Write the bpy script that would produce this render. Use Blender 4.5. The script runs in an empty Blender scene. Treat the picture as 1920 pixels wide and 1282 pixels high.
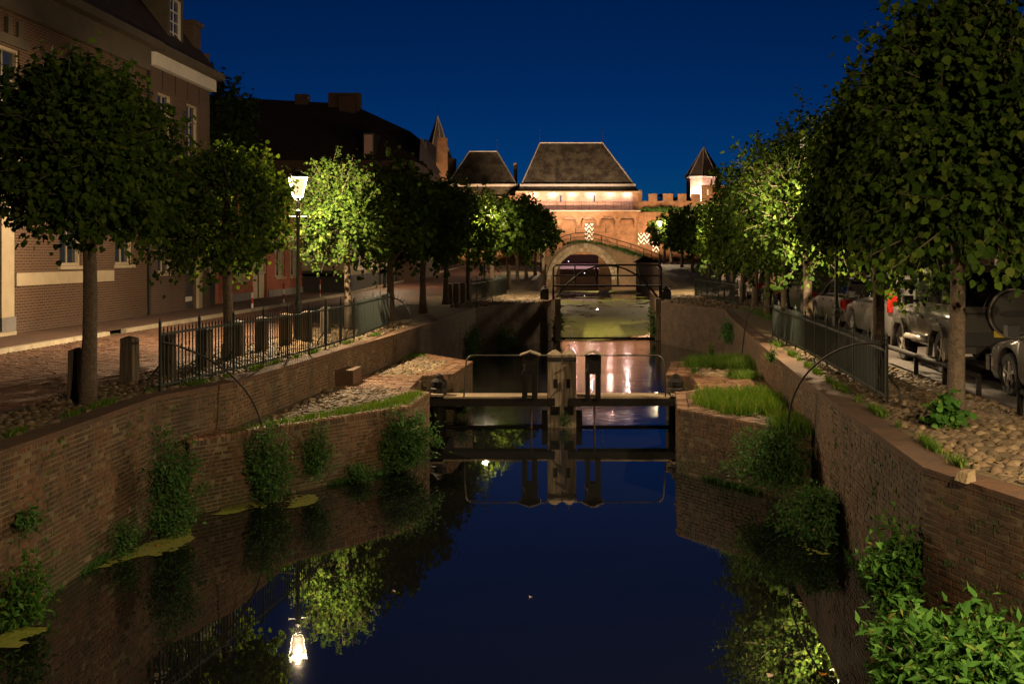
import bpy, bmesh, math, random
import numpy as np
from mathutils import Vector, Matrix

random.seed(7)
R = math.radians
scene = bpy.context.scene
COL = scene.collection

# ------------------------------------------------------------------ camera
F, VX, HY, EYE = 2000.0, 1085.0, 480.0, 4.0      # metres above the lower water
cam_d = bpy.data.cameras.new('camera')
cam = bpy.data.objects.new('camera', cam_d)
COL.objects.link(cam)
cam.location = (0, 0, EYE)
cam.rotation_euler = (R(90), 0, 0)
cam_d.sensor_width = 36.0
cam_d.lens = F / 1920.0 * 36.0
cam_d.shift_x = -(VX - 960.0) / 1920.0
cam_d.shift_y = -(641.0 - HY) / 1920.0
cam_d.clip_end = 4000
scene.camera = cam

# ------------------------------------------------------------------ sky (dusk, sun just below the horizon)
world = bpy.data.worlds.new('World')
scene.world = world
world.use_nodes = True
wn, wl = world.node_tree.nodes, world.node_tree.links
sky = wn.new('ShaderNodeTexSky')
sky.sky_type = 'NISHITA'
sky.sun_disc = False
sky.sun_elevation = R(-4.0)
sky.sun_rotation = R(0)
sky.air_density = 0.5
sky.dust_density = 0.0
sky.ozone_density = 4.0
tint = wn.new('ShaderNodeMix'); tint.data_type = 'RGBA'; tint.blend_type = 'MULTIPLY'
tint.inputs[0].default_value = 1.0
tint.inputs[7].default_value = (0.02, 0.80, 1.0, 1)
wl.new(sky.outputs[0], tint.inputs[6])
bg = wn['Background']
wl.new(tint.outputs[2], bg.inputs[0])
SKY_STRENGTH = 0.1
bg.inputs[1].default_value = SKY_STRENGTH

scene.view_settings.view_transform = 'Standard'
scene.view_settings.look = 'None'
scene.view_settings.gamma = 1.0
scene.view_settings.exposure = 2.0      # a long night exposure
scene.view_settings.use_curve_mapping = False
scene.cycles.use_denoising = True
try:
    scene.cycles.denoiser = 'OPENIMAGEDENOISE'
except Exception:
    pass
scene.cycles.max_bounces = 6
scene.cycles.diffuse_bounces = 2
scene.cycles.glossy_bounces = 3
scene.cycles.transmission_bounces = 4
scene.cycles.transparent_max_bounces = 8
scene.cycles.caustics_reflective = False
scene.cycles.caustics_refractive = False
scene.cycles.sample_clamp_indirect = 3.0
scene.cycles.sample_clamp_direct = 0.0

WARM = (1.0, 0.72, 0.42)
ORANGE = (1.0, 0.62, 0.33)
PINK = (1.0, 0.74, 0.62)

# ------------------------------------------------------------------ helpers
def P(px, py, z):
    Y = (EYE - z) * F / (py - HY)
    return ((px - VX) * Y / F, Y, z)

def Q(px, py, Y):
    return ((px - VX) * Y / F, Y, EYE - (py - HY) * Y / F)

def lerp(a, b, t): return a + (b - a) * t

def tag(o, label=None, cat=None, group=None, kind=None):
    if label: o['label'] = label
    if cat: o['category'] = cat
    if group: o['group'] = group
    if kind: o['kind'] = kind
    return o

def empty(name, loc=(0, 0, 0), rz=0.0, label=None, cat=None, group=None):
    o = bpy.data.objects.new(name, None)
    o.empty_display_size = 0.1
    COL.objects.link(o)
    o.location = loc
    o.rotation_euler = (0, 0, rz)
    return tag(o, label, cat, group)

ORD = ['first', 'second', 'third', 'fourth', 'fifth', 'sixth', 'seventh', 'eighth', 'ninth', 'tenth', 'eleventh', 'twelfth',
       'thirteenth', 'fourteenth', 'fifteenth', 'sixteenth']

def link_mesh(name, me, mat, parent=None, loc=None):
    if mat is not None and len(me.materials) == 0:
        me.materials.append(mat)
    o = bpy.data.objects.new(name, me)
    COL.objects.link(o)
    if parent is not None: o.parent = parent
    if loc is not None: o.location = loc
    return o

def auto_uv(me):
    """UV in metres: u along the wall, v up; flat faces use x, y."""
    n = len(me.polygons)
    if n == 0: return
    nor = np.empty(n * 3, np.float32); me.polygons.foreach_get('normal', nor); nor = nor.reshape(-1, 3)
    tot = np.empty(n, np.int32); me.polygons.foreach_get('loop_total', tot)
    nl = len(me.loops)
    vi = np.empty(nl, np.int32); me.loops.foreach_get('vertex_index', vi)
    co = np.empty(len(me.vertices) * 3, np.float32); me.vertices.foreach_get('co', co); co = co.reshape(-1, 3)
    ln = np.repeat(nor, tot, axis=0); p = co[vi]
    horiz = np.abs(ln[:, 2]) > 0.75
    t = np.stack([-ln[:, 1], ln[:, 0]], 1)
    t /= np.maximum(np.linalg.norm(t, axis=1, keepdims=True), 1e-6)
    u = np.where(horiz, p[:, 0], (p[:, :2] * t).sum(1))
    sl = np.sqrt(np.maximum(1 - ln[:, 2] ** 2, 0.05))
    v = np.where(horiz, p[:, 1], p[:, 2] / sl)
    lay = me.uv_layers.new(name='UVMap')
    lay.data.foreach_set('uv', np.stack([u, v], 1).astype(np.float32).ravel())

class MB:
    def __init__(self): self.v = []; self.f = []
    def add(self, vs, fs):
        o = len(self.v)
        self.v.extend([tuple(p) for p in vs]); self.f.extend([tuple(i + o for i in f) for f in fs])
        return self
    def poly(self, pts): return self.add(pts, [tuple(range(len(pts)))])
    def box(self, x0, x1, y0, y1, z0, z1):
        v = [(x0, y0, z0), (x1, y0, z0), (x1, y1, z0), (x0, y1, z0), (x0, y0, z1), (x1, y0, z1), (x1, y1, z1), (x0, y1, z1)]
        return self.add(v, [(0, 3, 2, 1), (4, 5, 6, 7), (0, 1, 5, 4), (1, 2, 6, 5), (2, 3, 7, 6), (3, 0, 4, 7)])
    def obox(self, c, ax, ay, az):
        c, ax, ay, az = Vector(c), Vector(ax), Vector(ay), Vector(az)
        v = [c + sx * ax + sy * ay + sz * az for sz in (-1, 1) for sx, sy in ((-1, -1), (1, -1), (1, 1), (-1, 1))]
        return self.add(v, [(0, 3, 2, 1), (4, 5, 6, 7), (0, 1, 5, 4), (1, 2, 6, 5), (2, 3, 7, 6), (3, 0, 4, 7)])
    def beam(self, a, b, w, h, up=(0, 0, 1)):
        a, b = Vector(a), Vector(b); d = (b - a); L = d.length
        if L < 1e-6: return self
        d /= L; up = Vector(up)
        s = d.cross(up)
        if s.length < 1e-4: s = d.cross(Vector((0, 1, 0)))
        s.normalize(); u = s.cross(d)
        return self.obox((a + b) / 2, d * (L / 2), s * (w / 2), u * (h / 2))
    def tube(self, pts, r, n=8, cap=True):
        pts = [Vector(p) for p in pts]; m = len(pts)
        rs = [r] * m if not hasattr(r, '__len__') else list(r)
        ref = Vector((0.13, 0.29, 0.95)); o = len(self.v); vs = []
        for i, p in enumerate(pts):
            d = (pts[min(i + 1, m - 1)] - pts[max(i - 1, 0)]); d.normalize()
            if abs(d.dot(ref)) > 0.97: ref = Vector((0.9, 0.3, 0.1))
            s = d.cross(ref); s.normalize(); u = s.cross(d)
            for k in range(n):
                a = 2 * math.pi * k / n
                vs.append(p + (s * math.cos(a) + u * math.sin(a)) * rs[i])
        fs = []
        for i in range(m - 1):
            for k in range(n):
                k2 = (k + 1) % n
                fs.append((i * n + k, i * n + k2, (i + 1) * n + k2, (i + 1) * n + k))
        if cap:
            fs.append(tuple(range(n - 1, -1, -1))); fs.append(tuple((m - 1) * n + k for k in range(n)))
        return self.add(vs, fs)
    def lathe(self, prof, n=12, c=(0, 0, 0), rot=0.0):
        vs, fs = [], []
        for r, z in prof:
            for k in range(n):
                a = 2 * math.pi * k / n + rot
                vs.append((c[0] + r * math.cos(a), c[1] + r * math.sin(a), c[2] + z))
        for i in range(len(prof) - 1):
            for k in range(n):
                k2 = (k + 1) % n
                fs.append((i * n + k, i * n + k2, (i + 1) * n + k2, (i + 1) * n + k))
        fs.append(tuple(range(n - 1, -1, -1))); fs.append(tuple((len(prof) - 1) * n + k for k in range(n)))
        return self.add(vs, fs)
    def prism(self, pts, z0, z1):
        n = len(pts)
        v = [(p[0], p[1], z0) for p in pts] + [(p[0], p[1], z1) for p in pts]
        fs = [tuple(range(n - 1, -1, -1)), tuple(range(n, 2 * n))]
        fs += [(i, (i + 1) % n, n + (i + 1) % n, n + i) for i in range(n)]
        return self.add(v, fs)
    def build(self, name, mat, parent=None, loc=None, smooth=False, uv=True, fix=True):
        me = bpy.data.meshes.new(name)
        me.from_pydata(self.v, [], self.f); me.update()
        if fix:
            bm = bmesh.new(); bm.from_mesh(me)
            bmesh.ops.recalc_face_normals(bm, faces=bm.faces[:]); bm.to_mesh(me); bm.free()
        if smooth: me.polygons.foreach_set('use_smooth', [True] * len(me.polygons))
        if uv: auto_uv(me)
        return link_mesh(name, me, mat, parent, loc)

def np_mesh(name, verts, faces, mat, parent=None, smooth=False):
    """verts (N,3), faces (M,k) arrays, all faces with k corners"""
    me = bpy.data.meshes.new(name)
    M, k = faces.shape
    me.vertices.add(len(verts)); me.vertices.foreach_set('co', verts.astype(np.float32).ravel())
    me.loops.add(M * k); me.loops.foreach_set('vertex_index', faces.astype(np.int32).ravel())
    me.polygons.add(M)
    me.polygons.foreach_set('loop_start', np.arange(0, M * k, k, dtype=np.int32))
    me.update(calc_edges=True)
    me.polygons.foreach_set('use_smooth', np.full(M, bool(smooth)))
    me.validate()
    return link_mesh(name, me, mat, parent)

# ------------------------------------------------------------------ materials
def new_mat(name):
    m = bpy.data.materials.new(name); m.use_nodes = True
    nt = m.node_tree
    return m, nt.nodes, nt.links, nt.nodes['Principled BSDF']

def N(nodes, t, **kw):
    n = nodes.new(t)
    for k, v in kw.items(): setattr(n, k, v)
    return n

def ramp(nodes, stops):
    r = nodes.new('ShaderNodeValToRGB'); e = r.color_ramp.elements
    while len(e) < len(stops): e.new(0.5)
    for i, (p, c) in enumerate(stops):
        e[i].position = p; e[i].color = (*c, 1)
    return r

def mat_plain(name, c1, c2=None, rough=0.7, scale=6.0, bump=0.15, metal=0.0, coat=0.0, bscale=None, spec=0.5, detail=6):
    m, n, l, b = new_mat(name)
    c2 = c2 or tuple(x * 0.6 for x in c1)
    tc = N(n, 'ShaderNodeTexCoord'); nz = N(n, 'ShaderNodeTexNoise')
    nz.inputs['Scale'].default_value = scale; nz.inputs['Detail'].default_value = detail; nz.inputs['Roughness'].default_value = 0.65
    l.new(tc.outputs['Object'], nz.inputs['Vector'])
    r = ramp(n, [(0.3, c2), (0.7, c1)]); l.new(nz.outputs[0], r.inputs[0]); l.new(r.outputs[0], b.inputs['Base Color'])
    b.inputs['Roughness'].default_value = rough; b.inputs['Metallic'].default_value = metal
    b.inputs['Specular IOR Level'].default_value = spec
    if coat: b.inputs['Coat Weight'].default_value = coat; b.inputs['Coat Roughness'].default_value = 0.05
    if bump:
        n2 = N(n, 'ShaderNodeTexNoise'); n2.inputs['Scale'].default_value = bscale or scale * 5; n2.inputs['Detail'].default_value = 4
        l.new(tc.outputs['Object'], n2.inputs['Vector'])
        bp = N(n, 'ShaderNodeBump'); bp.inputs['Strength'].default_value = bump; bp.inputs['Distance'].default_value = 0.03
        l.new(n2.outputs[0], bp.inputs['Height']); l.new(bp.outputs[0], b.inputs['Normal'])
    return m

def mat_brick(name, c1, c2, mortar, bw=0.22, rh=0.065, ms=0.008, bump=0.5, dirt=(0.03, 0.03, 0.02), dirt_amt=0.5, rough=0.85, dscale=0.8, streak=False):
    m, n, l, b = new_mat(name)
    tc = N(n, 'ShaderNodeTexCoord'); br = N(n, 'ShaderNodeTexBrick')
    br.inputs['Scale'].default_value = 1.0; br.inputs['Brick Width'].default_value = bw; br.inputs['Row Height'].default_value = rh
    br.inputs['Mortar Size'].default_value = ms; br.inputs['Mortar Smooth'].default_value = 0.2; br.inputs['Bias'].default_value = 0.0
    br.inputs['Color1'].default_value = (*c1, 1); br.inputs['Color2'].default_value = (*c2, 1); br.inputs['Mortar'].default_value = (*mortar, 1)
    l.new(tc.outputs['UV'], br.inputs['Vector'])
    nz = N(n, 'ShaderNodeTexNoise'); nz.inputs['Scale'].default_value = dscale; nz.inputs['Detail'].default_value = 8; nz.inputs['Roughness'].default_value = 0.7
    if streak:
        mp = N(n, 'ShaderNodeMapping'); mp.inputs['Scale'].default_value = (1.6, 1.6, 0.25)
        l.new(tc.outputs['Object'], mp.inputs['Vector']); l.new(mp.outputs[0], nz.inputs['Vector'])
    else:
        l.new(tc.outputs['Object'], nz.inputs['Vector'])
    mr = N(n, 'ShaderNodeMapRange'); mr.inputs[1].default_value = 0.42; mr.inputs[2].default_value = 0.72; mr.inputs[4].default_value = dirt_amt
    l.new(nz.outputs[0], mr.inputs[0])
    mx = N(n, 'ShaderNodeMix', data_type='RGBA'); mx.inputs[7].default_value = (*dirt, 1)
    l.new(mr.outputs[0], mx.inputs[0]); l.new(br.outputs[0], mx.inputs[6]); l.new(mx.outputs[2], b.inputs['Base Color'])
    b.inputs['Roughness'].default_value = rough; b.inputs['Specular IOR Level'].default_value = 0.3
    n2 = N(n, 'ShaderNodeTexNoise'); n2.inputs['Scale'].default_value = 30; l.new(tc.outputs['Object'], n2.inputs['Vector'])
    ad = N(n, 'ShaderNodeMath', operation='MULTIPLY_ADD'); ad.inputs[1].default_value = -1.0
    l.new(br.outputs['Fac'], ad.inputs[0]); l.new(n2.outputs[0], ad.inputs[2])
    bp = N(n, 'ShaderNodeBump'); bp.inputs['Strength'].default_value = bump; bp.inputs['Distance'].default_value = 0.012
    l.new(ad.outputs[0], bp.inputs['Height']); l.new(bp.outputs[0], b.inputs['Normal'])
    return m

def mat_piece(name, stops, rough=0.8, grime=(0.02, 0.02, 0.012), grime_amt=0.55, gscale=1.3, bump=0.4, bscale=45, zdark=None, spots=None):
    """pieces: colour per piece (island + object random), grime over all"""
    m, n, l, b = new_mat(name)
    g = N(n, 'ShaderNodeNewGeometry'); oi = N(n, 'ShaderNodeObjectInfo')
    a = N(n, 'ShaderNodeMath', operation='ADD'); l.new(g.outputs['Random Per Island'], a.inputs[0]); l.new(oi.outputs['Random'], a.inputs[1])
    fr = N(n, 'ShaderNodeMath', operation='FRACT'); l.new(a.outputs[0], fr.inputs[0])
    r = ramp(n, stops); l.new(fr.outputs[0], r.inputs[0])
    nz = N(n, 'ShaderNodeTexNoise'); nz.inputs['Scale'].default_value = gscale; nz.inputs['Detail'].default_value = 8; nz.inputs['Roughness'].default_value = 0.72
    mp_ = N(n, 'ShaderNodeMapping'); mp_.inputs['Scale'].default_value = (1, 1, .3 if spots else 1)
    l.new(g.outputs['Position'], mp_.inputs[0]); l.new(mp_.outputs[0], nz.inputs['Vector'])
    mr = N(n, 'ShaderNodeMapRange'); mr.inputs[1].default_value = 0.4; mr.inputs[2].default_value = 0.68; mr.inputs[4].default_value = grime_amt
    l.new(nz.outputs[0], mr.inputs[0])
    mx = N(n, 'ShaderNodeMix', data_type='RGBA'); mx.inputs[7].default_value = (*grime, 1)
    l.new(mr.outputs[0], mx.inputs[0]); l.new(r.outputs[0], mx.inputs[6])
    out = mx.outputs[2]
    if spots:      # pale lime bloom in flecks
        n3 = N(n, 'ShaderNodeTexNoise'); n3.inputs['Scale'].default_value = 4.0; n3.inputs['Detail'].default_value = 10; n3.inputs['Roughness'].default_value = 0.8
        l.new(g.outputs['Position'], n3.inputs['Vector'])
        m3 = N(n, 'ShaderNodeMapRange'); m3.inputs[1].default_value = 0.63; m3.inputs[2].default_value = 0.72; m3.inputs[4].default_value = 0.7
        l.new(n3.outputs[0], m3.inputs[0])
        x3 = N(n, 'ShaderNodeMix', data_type='RGBA'); x3.inputs[7].default_value = (*spots, 1)
        l.new(m3.outputs[0], x3.inputs[0]); l.new(out, x3.inputs[6]); out = x3.outputs[2]
    if zdark:      # algae tide mark above the water line
        sz = N(n, 'ShaderNodeSeparateXYZ'); l.new(g.outputs['Position'], sz.inputs[0])
        az = N(n, 'ShaderNodeMath', operation='MULTIPLY_ADD'); az.inputs[1].default_value = -.5; l.new(nz.outputs[0], az.inputs[0]); l.new(sz.outputs[2], az.inputs[2])
        mz = N(n, 'ShaderNodeMapRange'); mz.inputs[1].default_value = -.05; mz.inputs[2].default_value = .22; mz.inputs[3].default_value = .85; mz.inputs[4].default_value = 0
        l.new(az.outputs[0], mz.inputs[0])
        xz = N(n, 'ShaderNodeMix', data_type='RGBA'); xz.inputs[7].default_value = (*zdark, 1); l.new(mz.outputs[0], xz.inputs[0]); l.new(out, xz.inputs[6]); out = xz.outputs[2]
    l.new(out, b.inputs['Base Color'])
    b.inputs['Roughness'].default_value = rough; b.inputs['Specular IOR Level'].default_value = 0.35
    n2 = N(n, 'ShaderNodeTexNoise'); n2.inputs['Scale'].default_value = bscale; n2.inputs['Detail'].default_value = 5; l.new(g.outputs['Position'], n2.inputs['Vector'])
    bp = N(n, 'ShaderNodeBump'); bp.inputs['Strength'].default_value = bump; bp.inputs['Distance'].default_value = 0.01
    l.new(n2.outputs[0], bp.inputs['Height']); l.new(bp.outputs[0], b.inputs['Normal'])
    return m

def mat_leaf(name, stops, transl=0.35, rough=0.7):
    m, n, l, b = new_mat(name)
    g = N(n, 'ShaderNodeNewGeometry'); oi = N(n, 'ShaderNodeObjectInfo')
    a = N(n, 'ShaderNodeMath', operation='ADD'); l.new(g.outputs['Random Per Island'], a.inputs[0]); l.new(oi.outputs['Random'], a.inputs[1])
    fr = N(n, 'ShaderNodeMath', operation='FRACT'); l.new(a.outputs[0], fr.inputs[0])
    r = ramp(n, stops); l.new(fr.outputs[0], r.inputs[0])
    l.new(r.outputs[0], b.inputs['Base Color']); b.inputs['Roughness'].default_value = rough; b.inputs['Specular IOR Level'].default_value = 0.03
    tr = N(n, 'ShaderNodeBsdfTranslucent')
    hs = N(n, 'ShaderNodeHueSaturation'); hs.inputs['Hue'].default_value = 0.485; hs.inputs['Saturation'].default_value = 1.1; hs.inputs['Value'].default_value = 1.3
    l.new(r.outputs[0], hs.inputs['Color']); l.new(hs.outputs[0], tr.inputs[0])
    mx = N(n, 'ShaderNodeMixShader'); mx.inputs[0].default_value = transl
    l.new(b.outputs[0], mx.inputs[1]); l.new(tr.outputs[0], mx.inputs[2])
    l.new(mx.outputs[0], n['Material Output'].inputs[0])
    return m

def mat_emit(name, color, strength, see=0.0):
    m, n, l, b = new_mat(name)
    e = N(n, 'ShaderNodeEmission'); e.inputs[0].default_value = (*color, 1); e.inputs[1].default_value = strength
    if see:
        t = N(n, 'ShaderNodeBsdfTransparent'); mx = N(n, 'ShaderNodeMixShader'); mx.inputs[0].default_value = see
        l.new(e.outputs[0], mx.inputs[1]); l.new(t.outputs[0], mx.inputs[2]); l.new(mx.outputs[0], n['Material Output'].inputs[0])
    else:
        l.new(e.outputs[0], n['Material Output'].inputs[0])
    return m

def mat_water(name, base, rough, ripple, rscale):
    m, n, l, b = new_mat(name)
    b.inputs['Base Color'].default_value = (*base, 1); b.inputs['Roughness'].default_value = rough; b.inputs['IOR'].default_value = 3.0
    g = N(n, 'ShaderNodeNewGeometry'); nz = N(n, 'ShaderNodeTexNoise'); nz.inputs['Scale'].default_value = rscale; nz.inputs['Detail'].default_value = 3
    l.new(g.outputs['Position'], nz.inputs['Vector'])
    n2 = N(n, 'ShaderNodeTexNoise'); n2.inputs['Scale'].default_value = 0.35; l.new(g.outputs['Position'], n2.inputs['Vector'])
    mr = N(n, 'ShaderNodeMapRange'); mr.inputs[1].default_value = 0.4; mr.inputs[2].default_value = 0.65; mr.inputs[3].default_value = 0.15
    l.new(n2.outputs[0], mr.inputs[0])
    mu = N(n, 'ShaderNodeMath', operation='MULTIPLY'); mu.inputs[1].default_value = ripple; l.new(mr.outputs[0], mu.inputs[0])
    bp = N(n, 'ShaderNodeBump'); bp.inputs['Distance'].default_value = 0.05
    l.new(mu.outputs[0], bp.inputs['Strength']); l.new(nz.outputs[0], bp.inputs['Height']); l.new(bp.outputs[0], b.inputs['Normal'])
    return m

def mat_wood(name, c1, c2, rough=0.75):
    m, n, l, b = new_mat(name)
    tc = N(n, 'ShaderNodeTexCoord'); mp = N(n, 'ShaderNodeMapping'); mp.inputs['Scale'].default_value = (18, 18, 1.2)
    l.new(tc.outputs['Object'], mp.inputs[0])
    nz = N(n, 'ShaderNodeTexNoise'); nz.inputs['Scale'].default_value = 1.5; nz.inputs['Detail'].default_value = 7; l.new(mp.outputs[0], nz.inputs['Vector'])
    r = ramp(n, [(0.3, c2), (0.62, c1)]); l.new(nz.outputs[0], r.inputs[0]); l.new(r.outputs[0], b.inputs['Base Color'])
    b.inputs['Roughness'].default_value = rough; b.inputs['Specular IOR Level'].default_value = 0.2
    bp = N(n, 'ShaderNodeBump'); bp.inputs['Strength'].default_value = 0.5; bp.inputs['Distance'].default_value = 0.02
    l.new(nz.outputs[0], bp.inputs['Height']); l.new(bp.outputs[0], b.inputs['Normal'])
    return m

def mat_chevron(name, per_u, per_v, amp):
    """white boards with red zig-zag bands; u across, v up, in metres"""
    m, n, l, b = new_mat(name)
    tc = N(n, 'ShaderNodeTexCoord'); sp = N(n, 'ShaderNodeSeparateXYZ'); l.new(tc.outputs['Object'], sp.inputs[0])
    pp = N(n, 'ShaderNodeMath', operation='PINGPONG'); pp.inputs[1].default_value = per_u; l.new(sp.outputs[0], pp.inputs[0])
    ma = N(n, 'ShaderNodeMath', operation='MULTIPLY_ADD'); ma.inputs[1].default_value = amp; l.new(pp.outputs[0], ma.inputs[0]); l.new(sp.outputs[2], ma.inputs[2])
    dv = N(n, 'ShaderNodeMath', operation='DIVIDE'); dv.inputs[1].default_value = per_v; l.new(ma.outputs[0], dv.inputs[0])
    fr = N(n, 'ShaderNodeMath', operation='FRACT'); l.new(dv.outputs[0], fr.inputs[0])
    gt = N(n, 'ShaderNodeMath', operation='GREATER_THAN'); gt.inputs[1].default_value = 0.5; l.new(fr.outputs[0], gt.inputs[0])
    mx = N(n, 'ShaderNodeMix', data_type='RGBA'); mx.inputs[6].default_value = (0.78, 0.74, 0.68, 1); mx.inputs[7].default_value = (0.07, 0.012, 0.01, 1)
    l.new(gt.outputs[0], mx.inputs[0]); l.new(mx.outputs[2], b.inputs['Base Color']); b.inputs['Roughness'].default_value = 0.6
    return m

M = {}
M['mortar'] = mat_plain('quay_mortar', (0.19, 0.145, 0.08), (0.035, 0.028, 0.015), 0.95, 1.6, 0.4)
M['quay_brick'] = mat_piece('quay_brick', [(0.0, (0.07, 0.035, 0.018)), (0.35, (0.12, 0.057, 0.026)), (0.6, (0.155, 0.074, 0.034)), (0.85, (0.10, 0.06, 0.033)), (1.0, (0.19, 0.12, 0.06))],
                            grime=(0.022, 0.019, 0.010), grime_amt=0.95, gscale=1.4, spots=(0.34, 0.30, 0.24), zdark=(0.035, 0.036, 0.012))
M['cope_brick'] = mat_piece('coping_brick', [(0.0, (0.11, 0.053, 0.027)), (0.5, (0.17, 0.082, 0.042)), (1.0, (0.22, 0.125, 0.065))], grime=(0.07, 0.055, 0.035), grime_amt=0.6)
M['quay_far'] = mat_brick('quay_far_brick', (0.10, 0.054, 0.033), (0.06, 0.036, 0.024), (0.12, 0.09, 0.06), bw=0.22, rh=0.075, ms=.012, bump=.9, dirt=(0.018, 0.017, 0.008), dirt_amt=0.92, dscale=2.2)
M['cope_far'] = mat_brick('coping_far_brick', (0.14, 0.068, 0.034), (0.10, 0.05, 0.027), (0.07, 0.055, 0.04), bw=0.11, rh=0.055, dirt=(0.045, 0.036, 0.022), dirt_amt=.85, dscale=2.0)
M['soil'] = mat_plain('soil', (0.15, 0.105, 0.052), (0.05, 0.042, 0.018), 0.95, 1.6, 0.6, bscale=25)
M['cobble'] = mat_piece('cobble', [(0.0, (0.075, 0.052, 0.030)), (0.4, (0.145, 0.10, 0.056)), (0.8, (0.12, 0.09, 0.055)), (0.93, (0.21, 0.155, 0.09)), (1.0, (0.32, 0.24, 0.14))], grime=(0.04, 0.034, 0.02), grime_amt=0.7, gscale=2.2, bscale=30)
M['paver'] = mat_piece('paver', [(0.0, (0.11, 0.056, 0.036)), (0.5, (0.16, 0.082, 0.052)), (1.0, (0.15, 0.095, 0.066))], grime=(0.06, 0.042, 0.03), grime_amt=0.65, rough=0.6)
M['paver_bed'] = mat_plain('paver_bed', (0.06, 0.04, 0.03), None, 0.95, 3, 0.2)
M['road_far'] = mat_brick('road_far_brick', (0.19, 0.085, 0.055), (0.14, 0.06, 0.04), (0.06, 0.045, 0.035), bw=0.2, rh=0.1, dirt=(0.07, 0.05, 0.04), dirt_amt=0.5, rough=0.65)
M['sidewalk'] = mat_brick('sidewalk_brick', (0.14, 0.075, 0.05), (0.10, 0.058, 0.042), (0.05, 0.04, 0.03), bw=0.2, rh=0.1, dirt=(0.06, 0.05, 0.04), dirt_amt=0.5)
M['kerb'] = mat_plain('kerb_stone', (0.34, 0.29, 0.2), (0.2, 0.17, 0.12), 0.8, 2.5, 0.2)
M['asphalt'] = mat_plain('asphalt', (0.06, 0.05, 0.045), (0.04, 0.035, 0.03), 0.85, 3, 0.3, bscale=60)
M['terrain'] = mat_plain('terrain', (0.06, 0.06, 0.03), (0.03, 0.035, 0.015), 0.95, 0.3, 0.3)
M['water'] = mat_water('canal_water', (0.006, 0.0065, 0.0065), 0.014, 0.03, 2.2)
M['water_chamber'] = mat_water('chamber_water', (0.012, 0.011, 0.009), 0.11, 0.2, 4.0)
M['duckweed'] = mat_piece('duckweed', [(0.0, (0.13, 0.17, 0.018)), (0.5, (0.19, 0.23, 0.026)), (1.0, (0.25, 0.26, 0.05))], grime=(0.16, 0.13, 0.06), grime_amt=0.6, gscale=0.5, rough=0.7)
M['bark'] = mat_plain('bark', (0.13, 0.095, 0.06), (0.05, 0.038, 0.025), 0.9, 14, 0.9, bscale=40)
LIME = [(0.0, (0.017, 0.036, 0.006)), (0.5, (0.034, 0.068, 0.010)), (0.85, (0.055, 0.094, 0.013)), (1.0, (0.085, 0.11, 0.02))]
M['leaf'] = mat_leaf('linden_leaf', LIME)
M['leaf_shrub'] = mat_leaf('shrub_leaf', [(0.0, (0.03, 0.085, 0.014)), (0.6, (0.058, 0.15, 0.026)), (0.93, (0.09, 0.20, 0.036)), (1.0, (0.17, 0.15, 0.03))], 0.3)
M['leaf_wall'] = mat_leaf('wall_shrub_leaf', [(0.0, (0.032, 0.08, 0.020)), (0.6, (0.062, 0.15, 0.038)), (0.97, (0.095, 0.19, 0.055)), (1.0, (0.2, 0.2, 0.14))], 0.3)
M['leaf_dark'] = mat_leaf('conifer_leaf', [(0.0, (0.012, 0.025, 0.008)), (1.0, (0.03, 0.05, 0.015))], 0.2)
M['grass'] = mat_leaf('grass_blade', [(0.0, (0.035, 0.085, 0.012)), (0.6, (0.075, 0.155, 0.02)), (0.9, (0.12, 0.19, 0.03)), (1.0, (0.24, 0.2, 0.08))], 0.35, 0.6)
M['twig'] = mat_plain('twig', (0.07, 0.06, 0.03), None, 0.9, 8, 0.2)
M['iron'] = mat_plain('dark_green_iron', (0.009, 0.018, 0.012), (0.006, 0.010, 0.008), 0.55, 8, 0.1, spec=0.4)
M['iron_black'] = mat_plain('black_iron', (0.009, 0.0085, 0.008), (0.02, 0.013, 0.009), 0.6, 8, 0.15, spec=.35)
M['galv'] = mat_plain('galvanised_pipe', (0.075, 0.068, 0.058), (0.04, 0.037, 0.03), 0.5, 8, 0.05, metal=0.4)
M['rust'] = mat_plain('rusty_iron', (0.09, 0.045, 0.028), (0.05, 0.025, 0.018), 0.8, 9, 0.3)
M['wood_grey'] = mat_wood('weathered_oak', (0.31, 0.25, 0.17), (0.12, 0.09, 0.06))
M['wood_plank'] = mat_wood('pale_plank', (0.36, 0.28, 0.18), (0.22, 0.17, 0.11))
M['wood_dark'] = mat_wood('tarred_wood', (0.012, 0.0095, 0.0075), (0.006, 0.005, 0.004))
M['post_wood'] = mat_wood('bollard_wood', (0.11, 0.085, 0.058), (0.05, 0.038, 0.027))
M['house_brick'] = mat_brick('house_brick', (0.072, 0.032, 0.019), (0.046, 0.022, 0.014), (0.13, 0.095, 0.058), bw=0.23, rh=0.075, ms=0.011, dirt=(0.08, 0.05, 0.035), dirt_amt=0.4)
M['house_brick_dark'] = mat_brick('house_brick_brown', (0.075, 0.037, 0.024), (0.055, 0.028, 0.019), (0.14, 0.11, 0.08), bw=0.23, rh=0.07, ms=0.008, dirt=(0.06, 0.04, 0.03), dirt_amt=0.4)
M['house_brick_red'] = mat_brick('house_brick_red', (0.28, 0.075, 0.045), (0.21, 0.055, 0.035), (0.17, 0.10, 0.07), bw=0.22, rh=0.065, ms=0.006, dirt=(0.10, 0.04, 0.03), dirt_amt=0.3)
M['cream'] = mat_plain('cream_paint', (0.33, 0.27, 0.18), (0.26, 0.21, 0.135), 0.7, 2.5, 0.08)
M['shaded_stone'] = mat_plain('weathered_stone_shaded', (0.085, 0.066, 0.04), (0.052, 0.042, 0.025), 0.8, 1.6, 0.2)  # weathered cream stone, darkened to stand for shade high on the houses
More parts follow.
